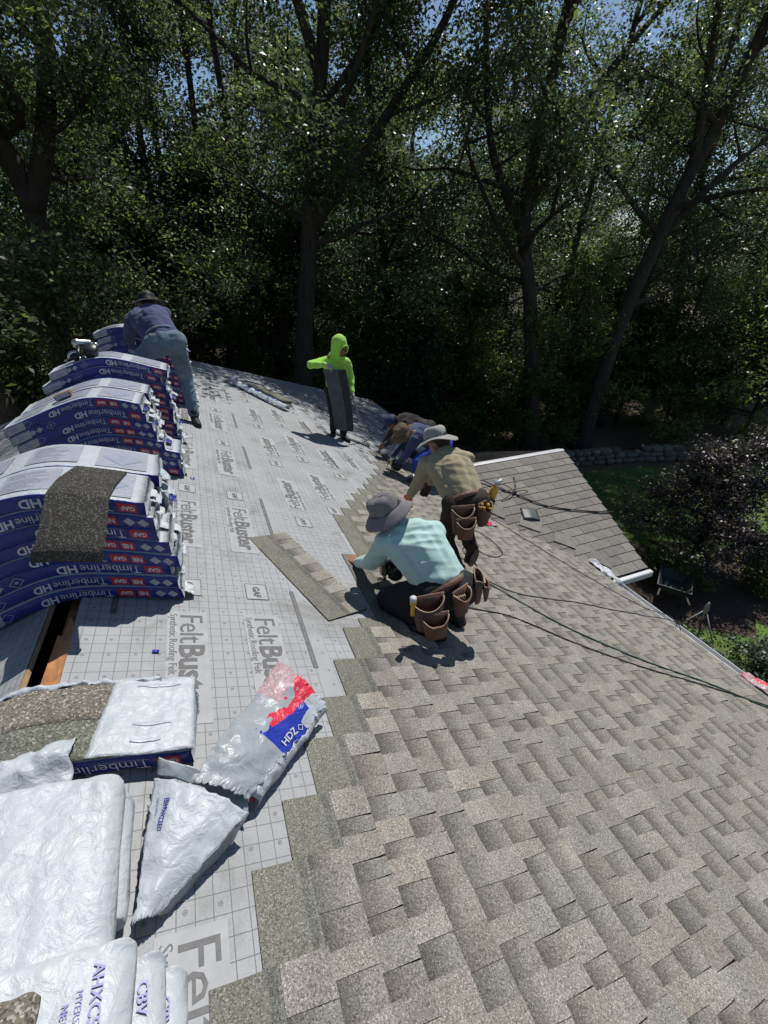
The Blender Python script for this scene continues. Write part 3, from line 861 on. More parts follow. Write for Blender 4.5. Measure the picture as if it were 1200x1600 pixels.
# ------------------------------------------------------------------ shingle bundles draped over the ridge
def ridge_z(x, r=.16):
    return -S * (math.sqrt(x * x + r * r) - r * .55)
TH = 0.071
def bundle(label, group, xc, y0, zb, yaw=0.0, style=0, seed=0, W=.337, half=.495, front=True, open_top=False, topprint=True, flaps=True, th=TH):
    """one wrapped bundle: xc centre across the ridge, y0 near long side, zb height of its underside above the ridge curve"""
    r = random.Random(seed * 7 + 13)
    root = empty("shingle_bundle", (xc, y0, ridge_z(xc) + zb), yaw)
    tag(root, label, "shingle bundle", group)
    Wroot = WM[root.name]
    ph = r.uniform(0, 50)
    def pos(s, yl, t):
        x = s * .955
        xx = xc + x * math.cos(yaw) - yl * math.sin(yaw)
        yy = y0 + x * math.sin(yaw) + yl * math.cos(yaw)
        return V((xx, yy, ridge_z(xc + x) + zb + .006 + t))
    n = 26
    prof = [(0.0, .005), (.003, .001), (.02, 0.0), (W - .02, 0.0), (W - .003, .001), (W, .005), (W, th - .007), (W - .004, th - .001), (W - .022, th + .001),
            (W * .62, th + .003), (W * .32, th + .003), (.022, th + .001), (.004, th - .001), (0, th - .007)]
    k = len(prof)
    b = MB()
    vs = []
    for i in range(n + 1):
        s = -half + 2 * half * i / n
        e = max(0.0, (abs(s) - half + .05) / .05)
        for j, (yl, t) in enumerate(prof):
            q = pos(s, yl, t)
            nz = noise.noise(V((s * 9 + ph, yl * 12, t * 30 + ph)))
            q.z += .0025 * nz + (.007 * noise.noise(V((s * 40, yl * 30 + ph, t * 60))) if e else 0)
            q.x += e * .012 * noise.noise(V((yl * 40 + ph, t * 70, s)))
            q.y += .002 * noise.noise(V((s * 14, t * 40, ph)))
            vs.append(q)
    fs, mi = [], []
    for i in range(n):
        for j in range(k):
            fs.append([i * k + j, i * k + (j + 1) % k, (i + 1) * k + (j + 1) % k, (i + 1) * k + j])
            s = -half + 2 * half * (i + .5) / n
            if j in (13,) or j in (5,):
                mi.append(2 if s < -.36 else 1)
            elif j in (0, 12):
                mi.append(1)
            else:
                mi.append(0)
    # crumpled end caps
    def cap(i0, sgn):
        ring = [i0 * k + j for j in range(k)]
        c0 = len(vs)
        for j in range(k):
            q = V(vs[ring[j]])
            yl, t = prof[j]
            m_ = pos((half + r.uniform(.002, .018)) * sgn, .03 + (W - .06) * (yl / W), th * .5 + (t - th * .5) * .5 + r.uniform(-.012, .012))
            vs.append(m_)
        for j in range(k):
            f = [ring[j], ring[(j + 1) % k], c0 + (j + 1) % k, c0 + j]
            fs.append(f if sgn < 0 else f[::-1]); mi.append(0)
        f = [c0 + j for j in range(k)]
        fs.append(f if sgn < 0 else f[::-1]); mi.append(0)
    cap(0, -1); cap(n, 1)
    b.v, b.f, b.m = vs, fs, mi
    top = M["shingle_open"] if open_top else M["film"]
    b.build("wrapper", [M["film"], M["film_blue"], M["film_grey"]], root, True)
    if topprint:
        p = MB()
        for (s0, s1, ya, yb, m_) in ((.20, .44, .03, .30, 0), (-.12, .12, .05, .29, 0), (-.42, -.22, .05, .28, 0)):
            p = MB()
            p.grid(lambda a, c: pos(s0 + (s1 - s0) * a, ya + (yb - ya) * c, th + .0055 + .0012 * noise.noise(V((a * 5, c * 5, ph)))), 5, 3)
            p.build("printed_panel", M["film_top"], root, True)
        p = MB()
        for (s0, s1) in ((-.42, -.22), (-.12, .12)):
            for q in range(13):
                yl = .065 + q * .016
                e_ = s0 + .02 + (s1 - s0 - .04) * r.uniform(.35, 1)
                if r.random() < .2: continue
                p.grid(lambda a, c: pos(s0 + .02 + (e_ - s0 - .02) * a, yl + .0035 * c, th + .0072), 4, 1)
        p.grid(lambda a, c: pos(.26 + .1 * a, .10 + .13 * c, th + .0072) if 0 else pos(.32 + .07 * (a - .5) * 1.4 + .07 * (c - .5) * 1.4, .165 + .10 * (c - .5) - .10 * (a - .5), th + .0072), 2, 2)
        p.build("fine_print", M["print_pale"], root)["kind"] = "stuff"
    if front:
        ink, red, grey, pale = ("lettering", "print_white"), ("red_label", "film_red"), ("diamond_label", "film_grey"), ("small_print", "print_pale")
        def piece(what, vs_, fs_):
            b1 = MB(); b1.add(vs_, fs_); b1.build(what[0], M[what[1]], root)
        def F(s, t, o=.0025): return pos(s, -o, t)
        def put(mbx, s, size, s0, t0, off=0.0, sp=1.0, o=.0035):
            vs_, fs_, w = text2d(s, size, off, sp)
            piece(mbx, [F(s0 - q[0], t0 - q[1], o) for q in vs_], [f for f in fs_])
            return w
        def rect(mbx, s0, s1, t0, t1, o=.0028):
            g1 = MB(); g1.grid(lambda a, c: F(s0 + (s1 - s0) * a, t0 + (t1 - t0) * c, o), 4, 1); piece(mbx, g1.v, g1.f)
        def dia(mbx, s0, t0, rr, o=.0028):
            piece(mbx, [F(s0 + rr, t0, o), F(s0, t0 + rr * .85, o), F(s0 - rr, t0, o), F(s0, t0 - rr * .85, o)], [[0, 1, 2, 3]])
        def dia_ring(mbx, s0, t0, rr, o=.0028):
            P_ = [(rr, 0), (0, rr * .85), (-rr, 0), (0, -rr * .85)]
            n0 = [F(s0 + a, t0 + c, o) for a, c in P_] + [F(s0 + a * .84, t0 + c * .84, o) for a, c in P_]
            piece(mbx, n0, [[i, (i + 1) % 4, 4 + (i + 1) % 4, 4 + i] for i in range(4)])
        top_t = th - .016
        if style == 0:
            rect(red, .375, .455, .012, top_t + .002)
            put(ink, "GAF", .032, .448, .043, .0012)
            w = put(ink, "Timberline", .062, .355, .05, -.0004, .98)
            put(ink, "HD", .062, .355 - w - .012, .05, .002)
            put(pale, "High Definition Lifetime Shingles", .0125, .355, .0585 if th > .06 else .05)
            dia_ring(pale, -.19, .034, .036); dia(pale, -.19, .034, .011)
            dia(grey, -.275, .036, .024); dia(grey, -.325, .036, .024)
        else:
            dia(grey, .445, .034, .027); dia(grey, .385, .034, .027)
            rect(red, .275, .335, .01, top_t + .002); put(ink, "NE", .034, .326, .043, .0014)
            rect(red, .185, .262, .01, top_t + .002); put(ink, "GAF", .030, .254, .043, .0012)
            w = put(ink, "Timberline", .056, .165, .048, -.0004, .96)
            put(ink, "HD", .056, .165 - w - .01, .048, .002)
            put(pale, "High Definition Lifetime Shingles", .0115, .165, .0575)
            dia_ring(pale, -.32, .034, .033)
        put(pale, "91", .045, -.40, .05, .001)
    if flaps:
        for q in range(r.randint(1, 2)):
            f_ = MB()
            yy0 = r.uniform(0.0, .12) + q * .12; wd = r.uniform(.09, .16); ln = r.uniform(.02, .055); s_ = half + .006
            tt = r.uniform(.2, .9) * th; dr = r.uniform(-.6, .1); p2 = r.uniform(0, 40)
            f_.grid(lambda a, c: pos(s_ + ln * a, yy0 + wd * c * (1 - .35 * a), tt + dr * ln * a) + V((0, 0, .016 * noise.noise(V((a * 3 + p2, c * 6, p2))))), 5, 8, .0012)
            f_.build("film_flap", M["film"] if r.random() < .8 else M["film_blue"], root, True)
    return root

ORD = ["lowest", "second", "third", "fourth", "fifth", "sixth", "seventh", "eighth", "ninth", "tenth", "eleventh"]
M["shingle_open"] = M["shingle"]
rb = random.Random(21)
def pile(desc, group, y0, levels, rows, xc0, jit, seed, styles, dxs=None, drop=0.0):
    for lv in range(levels):
        for rw in range(rows):
            dx = dxs[lv] if dxs else rb.uniform(-jit, jit)
            if rw: dx = rb.uniform(-jit, jit) + .02
            st = styles[lv % len(styles)]
            topm = lv == levels - 1
            if rw and lv < levels - 4: continue
            where = ("%s wrapped bundle from the bottom of %s" % (ORD[lv], desc)) if not rw else \
                    ("%s wrapped bundle up in the rear row of %s" % (ORD[lv], desc))
            if topm: where = ("topmost wrapped bundle %s%s" % ("in the rear row of " if rw else "at the front of ", desc))
            bundle(where, group, xc0 + dx, y0 + rw * .35 + (rb.uniform(-.012, .012)), lv * (TH + .0045),
                   rb.uniform(-.02, .02), st, seed + lv * 3 + rw, front=(rw == 0), topprint=(topm or lv % 3 == 2), flaps=True)
# nearest tall pile (its top carries a dark shingle)
pile("the pile under the draped dark shingle", "bundles in the pile under the draped dark shingle", 2.20, 8, 2, .0, .02, 100,
     [1, 1, 0, 1, 1, 0, 1, 0], dxs=[.045, .035, .015, .07, .045, .005, .01, -.01])
pile("the pile behind the draped dark shingle", "bundles in the middle pile", 3.95, 8, 2, -.11, .02, 200,
     [0, 1, 1, 1, 1, 1, 0, 1], dxs=[.16, .14, .17, .07, .03, .02, -.01, -.03])
pile("the pile carrying the nail gun", "bundles in the pile carrying the nail gun", 4.78, 10, 1, .01, .02, 300, [0, 0], dxs=[.03, .0, .02, .0, .01, 0, .02, 0, -.03, .04])
pile("the pile in front of the bent worker", "bundles in the far pile", 6.42, 11, 1, .20, .015, 400, [1, 1, 0])

# ---- opened bundle in the foreground: wrapper peeled off its top
def shingle_sheet(name, parent, fn, mat, thick=.006, nu=14, nv=6):
    b = MB(); b.grid(fn, nu, nv, thick)
    return b.build(name, mat, parent, True)
M["open_shingle"] = granules("loose_granules", (0.06, 0.055, 0.045), (0.165, 0.15, 0.12), (0.42, 0.39, 0.33), use_attr=False, gscale=190)
M["open_headlap"] = granules("headlap_granules", (0.065, 0.07, 0.055), (0.15, 0.155, 0.125), (0.34, 0.34, 0.29), use_attr=False, gscale=190)
ob = bundle("opened shingle bundle with torn wrapper and bare shingles showing", None, .075, 1.20, 0.0, -.03, 0, 900, front=True, topprint=False, flaps=False)
def opos(s, yl, t, xc=.075, y0=1.20, yaw=-.03):
    x = s * .955
    return V((xc + x * math.cos(yaw) - yl * math.sin(yaw), y0 + x * math.sin(yaw) + yl * math.cos(yaw), ridge_z(xc + x) + .006 + t))
shingle_sheet("bare_shingle", ob, lambda a, c: opos(-.5 + .80 * a + (.02 * noise.noise(V((c * 6, 0, 0))) if a > .9 else 0), .165 + .165 * c, TH + .011), M["open_shingle"])
shingle_sheet("bare_shingle", ob, lambda a, c: opos(-.5 + .74 * a + (.03 * noise.noise(V((c * 7, 2, 0))) if a > .9 else 0), .004 + .160 * c, TH + .0095), M["open_headlap"])
def crease(q, amp, sc, seed):
    """sharp folds: ridged noise"""
    q = V(q)
    w_ = V((noise.noise(q * sc * .6 + V((seed, 1, 2))), noise.noise(q * sc * .6 + V((3, seed, 1))), 0)) * .05
    n1 = 1 - abs(noise.noise((q + w_) * sc + V((seed * 3.1, 0, 0)))) * 2.2
    n2 = 1 - abs(noise.noise((q + w_) * sc * 2.3 + V((0, seed * 1.7, 0)))) * 2.2
    return q + V((0, 0, amp * (n1 * .7 + n2 * .35 - .4)))
def crumple(q, amp, sc, seed):
    return q + V((amp * .6 * noise.noise(V(q) * sc + V((seed, 0, 0))), amp * .6 * noise.noise(V(q) * sc + V((0, seed, 7))), amp * noise.noise(V(q) * sc * 1.3 + V((seed, 5, 3)))))
b_ = MB()
b_.grid(lambda a, c: crumple(opos(-.52 + .90 * a, .325 + .035 * c, TH + .010 + .022 * math.sin(math.pi * c) - .03 * c), .018, 26, 3), 70, 5, .0012)
b_.build("torn_film_edge", M["film"], ob, True)
b_ = MB()
b_.grid(lambda a, c: crease(crumple(opos(-.52 + .66 * a, .075 - .17 * c + .03 * math.sin(a * 7), TH + .014 + .03 * math.sin(math.pi * min(1, c * 1.2)) - .085 * max(0, c - .55)), .016, 18, 13), .018, 13, 3), 60, 16, .0012)
b_.build("torn_film_edge", M["film"], ob, True)
b_ = MB()
b_.grid(lambda a, c: crumple(opos(.22 + .29 * a - .05 * (1 - c) * (1 - a), .0 + .345 * c, TH + .016 + .004 * math.sin(a * 9)), .006, 24, 5), 22, 22, .0015)
b_.build("wrapper_end", M["film"], ob, True)
b_ = MB()
for (y_, e_) in ((.12, .43), (.30, .46), (.05, .40)):
    b_ = MB(); b_.grid(lambda a, c: opos(.30 + (e_ - .30) * a, y_ + .004 * c, TH + .0235), 8, 1)
    b_.build("print_line", M["print_pale"], ob)

# ---- big glossy white bundle nearest the camera, three wrapped bundles beneath its near side
def wpos(s, yl, t, xc, y0, yaw, zb):
    x = s * .955
    return V((xc + x * math.cos(yaw) - yl * math.sin(yaw), y0 + x * math.sin(yaw) + yl * math.cos(yaw), ridge_z(xc + x) + zb + .006 + t))
def plain_bundle(label, xc, y0, zb, yaw, seed, th, half=.49, W=.34, mat=None, group=None, text=None, texts=None):
    root = empty("shingle_bundle", (xc, y0, ridge_z(xc) + zb), yaw)
    tag(root, label, "shingle bundle", group)
    b = MB()
    nu, nv = 110, 72
    # closed pillow: superellipse cross-section along s
    vs = []
    for i in range(nu + 1):
        s = -half + 2 * half * i / nu
        e = min(1, (half - abs(s)) / .035)
        e = math.sqrt(max(0.0, 1 - (1 - e) ** 2))
        for j in range(nv):
            a = math.tau * j / nv
            ca, sa = math.cos(a), math.sin(a)
            yl = W / 2 - (W / 2) * math.copysign(abs(ca) ** .12, ca) * (.94 + .06 * e)
            t = th / 2 + (th / 2) * math.copysign(abs(sa) ** .22, sa) * (.35 + .65 * e)
            q = wpos(s, yl, t, xc, y0, yaw, zb)
            ends = max(0, (abs(s) - half + .12) / .12)
            q = crease(crumple(q, .003 + .009 * ends, 20, seed), .006 if t > th * .6 else .001, 11, seed)
            q.z += .008 * ends * math.sin(yl * 90 + s * 30) * (1 if t > th * .5 else 0)
            vs.append(q)
    fs = [[i * nv + j, i * nv + (j + 1) % nv, (i + 1) * nv + (j + 1) % nv, (i + 1) * nv + j] for i in range(nu) for j in range(nv)]
    fs.append(list(range(nv - 1, -1, -1))); fs.append([nu * nv + j for j in range(nv)])
    b.add(vs, fs)
    b.build("wrapper", mat or M["film"], root, True)
    if texts:
        for (s_, size, s0, y_, off) in texts:
            tb = MB()
            vs_, fs_, w = text2d(s_, size, off)
            tb.add([wpos(s0 + q[1], y_ - q[0], th + .007, xc, y0, yaw, zb) for q in vs_], fs_)
            tb.build("lettering", M["print_blue"], root)
    return root
for k, (xc_, zb_, lab) in enumerate(((.055, 0.0, "lowest white wrapped bundle end with blue lettering beside the big white bundle"),
                                     (.025, .066, "middle white wrapped bundle end with blue lettering beside the big white bundle"),
                                     (-.03, .132, "upper white wrapped bundle end printed with a town name and code"))):
    tx = [("AHXC5", .032, .425, .30, .0006), ("MYERSTOWN PA", .018, .398, .262, 0), ("NE HDZ-SG", .018, .374, .245, .0004)] if k == 2 else [("CBV", .032, .44, .285, .0006)]
    plain_bundle(lab, xc_, .245 + .02 * k, zb_, 0.0, 30 + k, .066, texts=tx)
plain_bundle("big glossy white wrapped shingle bundle with puckered end beside the torn wrapper", -.085, .60, .085, .03, 44, .085, W=.47)
plain_bundle("white wrapped shingle bundle lying under the big glossy white bundle", -.085, .70, 0.0, .03, 47, .080, W=.36)
plain_bundle("bare grey shingle stack corner at the near edge of the big white bundle", -.17, .22, .200, .03, 46, .03, W=.33, mat=M["open_shingle"])

# ---- torn wrapper sleeves on the felt
def patch(corners, bulge, nu=40, nv=26, amp=.010, sc=16, seed=1, fray=(.0, .0)):
    A, B, C, D = [V(c) for c in corners]
    def fn(a, c):
        q = (A * (1 - a) + B * a) * (1 - c) + (D * (1 - a) + C * a) * c
        q = q + V((0, 0, bulge(a, c)))
        e = min(a, 1 - a, c, 1 - c)
        if e < .06:
            q += V((fray[0] * noise.noise(V((a * 23, c * 23, seed))), fray[0] * noise.noise(V((a * 21 + 5, c * 25, seed))), 0)) * (1 - e / .06)
        return crease(crumple(q, amp * .7, sc, seed), amp * 1.0, sc * .45, seed)
    return fn
w1 = empty("torn_wrapper_sleeve", roof_pt(.78, 1.22, 0))
tag(w1, "torn plastic sleeve with red and blue print propped up on the underlayment", "plastic wrapper")
c1 = [roof_pt(.545, 1.04, .14), roof_pt(.74, .965, .09), roof_pt(1.125, 1.34, .115), roof_pt(.925, 1.55, .17)]
# a runs across (left->right edge), c runs from near to far
fn1 = patch(c1, lambda a, c: .035 * math.sin(math.pi * a) + .015 * math.sin(c * 7), amp=.011, sc=13, seed=2, fray=(.014, 0))
b_ = MB(); b_.grid(fn1, 88, 120, .0015)
for i, f in enumerate(b_.f):
    q = i % (88 * 120)
    a, c = (q // 120 + .5) / 88, (q % 120 + .5) / 120
    nz = .10 * noise.noise(V((a * 6, c * 9, 1))) + .05 * noise.noise(V((a * 17, c * 20, 4)))
    if a > .52 + nz * 1.6 and .42 < c:
        if a > .86 and c > .72: mi = 3
        elif a - .42 * (c - .62) > .66 + nz * .3: mi = 2 if c < .86 else 3
        elif c > .50 + nz: mi = 1
        else: mi = 2
    elif c > .70 and a < .45: mi = 4
    else: mi = 0
    b_.m[i] = mi
b_.build("film_sheet", [M["film_sheer"], M["film_brightred"], M["film_brightblue"], M["film"], M["film_pink"]], w1, True)
b_ = MB()
def under(a, c):
    q = fn1(1.0, .03 + .95 * c)
    g = roof_pt(.77 + .35 * c, .97 + .36 * c, .03)
    return crumple(q * (1 - a) + g * a + V((.02 * math.sin(math.pi * a), 0, 0)), .012, 14, 8)
b_.grid(under, 8, 30, .0015)
b_.build("folded_film_side", M["film"], w1, True)
for (s_, size, a0, c0, off) in (("HDZ", .05, .93, .47, .001),):
    vs_, fs_, w = text2d(s_, size, off)
    tb = MB()
    tb.add([fn1(min(.99, a0 - q[1] * 2.6), c0 + q[0] * 1.5) + V((0, 0, .006)) for q in vs_], fs_)
    tb.build("lettering", M["print_white"], w1)
tb = MB()
P_ = [(.05, 0), (0, .06), (-.05, 0), (0, -.06)]
tb.add([fn1(.90 + .9 * a, .68 + .5 * c) + V((0, 0, .006)) for a, c in P_] + [fn1(.90 + .7 * a, .68 + .39 * c) + V((0, 0, .006)) for a, c in P_], [[i, (i + 1) % 4, 4 + (i + 1) % 4, 4 + i] for i in range(4)])
tb.build("diamond_label", M["print_white"], w1)
w2 = empty("torn_wrapper_sleeve", roof_pt(.55, .9, 0))
tag(w2, "folded white plastic sleeve end with blue code beside the big white bundle", "plastic wrapper")
c2 = [roof_pt(.43, 1.10, .10), roof_pt(.405, .70, .07), roof_pt(.47, .715, .05), roof_pt(.725, .915, .12)]
fn2 = patch([c2[0], c2[1], c2[2], c2[3]], lambda a, c: .05 * math.sin(math.pi * c) * (1 - .5 * a), amp=.010, sc=15, seed=5, fray=(.008, 0))
b_ = MB(); b_.grid(fn2, 40, 36, .0015); b_.build("film_sheet", M["film"], w2, True)
b_ = MB()
b_.grid(lambda a, c: crumple(fn2(1 - c, 1.0) * (1 - a) + (roof_pt(.50 + .2 * c, .735 + .16 * c, .012)) * a, .008, 18, 9), 8, 24, .0015)
b_.build("folded_film_side", M["film_sheer"], w2, True)
b_ = MB()
b_.grid(lambda a, c: crumple(roof_pt(.44 + .30 * a, 1.11 - .17 * a + .04 * c, .10 + .03 * c - .04 * a + .03 * math.sin(math.pi * a)), .010, 18, 19), 24, 8, .0015)
b_.build("torn_film_lip", M["film_sheer"], w2, True)
tb = MB()
for (s_, size, c0, a0, off) in (("BH9XCE3", .040, .19, .16, .0008), ("EH0L9 EHEH", .018, .09, .17, 0)):
    vs_, fs_, w = text2d(s_, size, off)
    tb = MB()
    tb.add([fn2(min(.97, a0 + q[0] * 1.5), c0 + q[1] * 2.6) + V((0, 0, .006)) for q in vs_], fs_)
    tb.build("lettering", M["print_blue"], w2)
b_ = MB(); b_.grid(lambda a, c: crumple(roof_pt(.70 + .075 * a, .995 + .055 * c, .05 + .04 * c), .02, 30, 14), 10, 8, .0015)
o_ = b_.build("film_scrap", M["film_red"], None, True)
tag(o_, "small scrap of red and blue printed film under the torn sleeve", "film scrap")

# ---- other scraps and the opened bundle far down the felt
fb = empty("shingle_bundle", roof_pt(1.85, 8.2, 0))
tag(fb, "opened bundle lying on the felt near the person in lime with wrapper folded back", "shingle bundle")
d_ = V((2.30 - 1.42, 7.67 - 8.83, 0)); d_.normalize(); e_ = V((d_.y, -d_.x, 0)) * -1
def fpos(s, w, h): q = V((1.86, 8.25, 0)) + d_ * s + e_ * w; return roof_pt(q.x, q.y, h)
for k in range(3):
    b_ = MB(); b_.grid(lambda a, c: fpos(-.62 + 1.05 * a, -.02 + .34 * c + .02 * k, .03 + .022 * k + .05 * math.sin(a * 2.2)), 14, 4, .012)
    b_.build("bare_shingle", M["open_headlap"], fb, True)
b_ = MB(); b_.grid(lambda a, c: crumple(fpos(-.72 + 1.4 * a, -.17 + .18 * c, .03 + .08 * math.sin(math.pi * c) + .05 * (a < .1)), .018, 12, 31), 40, 8, .0015)
for i in range(len(b_.f)):
    q = i % 320
    a, c = (q // 8 + .5) / 40, (q % 8 + .5) / 8
    b_.m[i] = 1 if (.35 < c < .7 and .25 < a < .85 and noise.noise(V((a * 14, c * 3, 2))) > -.15) else (2 if (.35 < c < .75 and .42 < a < .5) else 0)
b_.build("wrapper", [M["film"], M["film_brightblue"], M["film_brightred"]], fb, True)

def scrap(label, v0, y0, dv, dy, h, mats, seed, n=16):
    b = MB()
    b.grid(lambda a, c: crumple(roof_pt(v0 + dv * (a - .5), y0 + dy * (c - .5), (.035 if h > .015 else .012) + h * math.sin(math.pi * a) * math.sin(math.pi * c)), h * .8, 9, seed), n, n, .0015)
    for i in range(len(b.f)):
        q = i % (n * n)
        b.m[i] = 0 if noise.noise(V((q // n * .3, q % n * .3, seed))) > -.12 or len(mats) == 1 else 1
    o = b.build("film_scrap", mats, None, True)
    return tag(o, label, "film scrap")
scrap("crumpled white film caught where the small wing roof meets the gutter", 5.44, 3.17, .13, .62, .06, [M["film"]], 3)
scrap("pink and red film hanging over the gutter near the hose", 5.45, 1.16, .20, .55, .06, [M["film_pink"], M["film_brightred"]], 5)
scrap("tiny blue film scrap on the felt beside the middle bundle pile", .62, 3.98, .035, .04, .008, [M["film_brightblue"], M["film"]], 12, 6)
scrap("tiny blue film scrap on the felt in front of the tall bundle pile", .42, 1.80, .03, .022, .006, [M["film_brightblue"]], 15, 6)
scrap("small pink and red film scrap lying behind the worker in the tan shirt", 4.22, 4.15, .20, .30, .03, [M["film_pink"], M["film_brightred"]], 8)

# ---- loose shingles
def loose_shingle(label, mat, fn, thick=.007, nu=18, nv=8):
    b = MB(); b.grid(fn, nu, nv, thick)
    o = b.build("loose_shingle", mat, None, False)
    return tag(o, label, "shingle")
TOPZ = 8 * (TH + .0045)
path = [(1.955, .39), (1.945, .445), (1.97, .475), (2.06, .54), (2.18, TOPZ + .016), (2.31, TOPZ + .026), (2.42, TOPZ + .018), (2.50, TOPZ + .018)]
def drape(a, c):
    t = c * (len(path) - 1); i = min(int(t), len(path) - 2); f = t - i
    y = path[i][0] * (1 - f) + path[i + 1][0] * f; h = path[i][1] * (1 - f) + path[i + 1][1] * f
    x = .025 + .25 * a + (.135 - .035 * a) * c
    return V((x, y, ridge_z(x) + h + .006))
loose_shingle("dark granular shingle draped over the front of the tall bundle pile", M["dark_shingle"], drape, .016, 10, 30)
# the full shingle lying askew on the felt
cA, cB = V((1.135, 3.13)), V((1.565, 2.06))
ld = (cB - cA).normalized(); lw = V((-ld.y, ld.x)) * -1
ls_mesh = shingle_mesh(777, 1.02)
ang = math.atan2(-ld.y, -ld.x) - math.pi / 2
ctr = (cA + cB) / 2
Wls = RM @ Matrix.Translation((ctr.x, ctr.y, .012)) @ Matrix.Rotation(math.atan2(cA.y - cB.y, cA.x - cB.x) - math.pi / 2, 4, 'Z') @ Matrix.Translation((-.17, .51, 0))
o_ = obj("loose_shingle", ls_mesh, None, Wls)
tag(o_, "single tan shingle lying askew on the felt beside the worker in mint", "shingle")
M["dark_strip"] = M["shingle_back"]
b_ = MB(); b_.grid(lambda a, c: roof_pt(2.90 + .52 * a + .03 * c, 6.86 - .32 * a + .10 * c, .022 + .004 * math.sin(a * 9)), 8, 2, .006)  # thin flat strip on the felt, dark all over
tag(b_.build("loose_shingle", M["shingle_back"], None), "narrow dark strip lying at the feet of the person in lime", "shingle")
# splintered plank in the ridge slot
b_ = MB()
b_.add([(-.005, 1.55, -.03), (.075, 1.55, -.012), (.068, 1.98, -.012), (.035, 2.06, -.02), (.028, 1.92, -.02), (.0, 1.95, -.03),
        (-.005, 1.55, -.06), (.075, 1.55, -.045), (.068, 1.98, -.045), (.035, 2.06, -.05), (.028, 1.92, -.05), (.0, 1.95, -.06)],
       [[0, 1, 2, 3, 4, 5], [11, 10, 9, 8, 7, 6]] + [[i, 6 + i, 6 + (i + 1) % 6, (i + 1) % 6] for i in range(6)])
tag(b_.build("splintered_plank", M["wood"], None), "splintered orange plank showing in the open ridge slot", "plank")

# ------------------------------------------------------------------ hoses and ropes on the roof
def smooth_path(pts, n=8):
    pts = [V(q) for q in pts]
    out = []
    for i in range(len(pts) - 1):
        p0, p1, p2, p3 = pts[max(i - 1, 0)], pts[i], pts[i + 1], pts[min(i + 2, len(pts) - 1)]
        for k in range(n):
            t = k / n
            out.append(.5 * ((2 * p1) + (p2 - p0) * t + (2 * p0 - 5 * p1 + 4 * p2 - p3) * t * t + (3 * p1 - p0 - 3 * p2 + p3) * t ** 3))
    out.append(pts[-1])
    return out
def line(name, label, cat, pts, r, mat, h=.031, n=8):
    b = MB(); b.tube(smooth_path([roof_pt(a, c, h + (q[2] if len(q) > 2 else 0)) for q in pts for a, c in [q[:2]]], n), r, 6)
    return tag(b.build(name, mat, None, True), label, cat)
line("air_hose", "green air hose running from behind the worker in mint down to the gutter", "hose",
     [(2.9, 3.0), (2.94, 2.84), (3.12, 2.64), (3.34, 2.33), (3.6, 2.02), (4.11, 1.64), (4.65, 1.36), (5.1, 1.05), (5.4, .85), (5.47, .80), (5.50, .78, -.6)], .0062, M["green_hose"])
line("rope", "thin black rope beside the green hose across the new shingles", "rope",
     [(2.55, 2.26), (2.75, 2.22), (3.05, 2.14), (3.5, 1.83), (4.01, 1.56), (4.59, 1.33), (5.15, 1.07), (5.45, .92), (5.49, .90, -.6)], .0050, M["rubber"])
line("rope", "thin dark rope lying straight down slope from the worker in mint to the gutter", "rope",
     [(3.1, 2.73), (3.34, 2.52), (3.75, 2.45), (4.14, 2.42), (4.6, 2.33), (4.99, 2.27), (5.42, 2.07), (5.49, 2.05, -.7)], .0042, M["rubber"])
line("rope", "thin dark rope lying along the valley beside the small wing roof", "rope",
     [(4.15, 4.9), (4.45, 4.15), (4.75, 3.35), (5.0, 2.8), (5.24, 2.42), (5.44, 2.13), (5.495, 2.10, -.7)], .0042, M["rubber"])
line("rope_coil", "loose loops of black rope behind the worker in the tan shirt", "rope",
     [(3.55, 3.75), (3.73, 3.8), (3.86, 3.62), (3.86, 3.4), (3.78, 3.24), (3.57, 3.16), (3.42, 3.27), (3.3, 3.3), (3.2, 3.2), (3.22, 3.02), (3.17, 2.88), (3.03, 2.77), (2.95, 2.9), (3.05, 3.05), (3.2, 2.95)], .0046, M["rubber"])
b_ = MB()
def wp(x, t, h=.03): return WMX @ V((x, t, h))
b_.tube(smooth_path([wp(4.35, 1.98, .05), wp(4.58, 1.74), wp(4.72, 1.62), wp(5.0, 1.33), wp(5.35, 1.15), wp(5.7, 1.02), wp(6.0, .93)]), .010, 6)
tag(b_.build("safety_rope", M["rubber"], None, True), "thick black rope slung across the small wing roof", "rope")
b_ = MB()
for (x_, t_) in ((4.45, 1.55), (4.9, 1.95), (4.95, 1.62), (4.55, 1.9)):
    b_.tube(smooth_path([wp(4.72, 1.64, .045), wp((4.72 + x_) / 2 + .02, (1.64 + t_) / 2, .06), wp(x_, t_, .02)], 5), .006, 5)
b_.tube([wp(4.69, 1.64, .03), wp(4.75, 1.64, .05)], [.022, .018], 8)
tag(b_.build("rope_knot", M["rubber"], None, True), "knotted black strap with loose ends on the small wing roof", "strap")

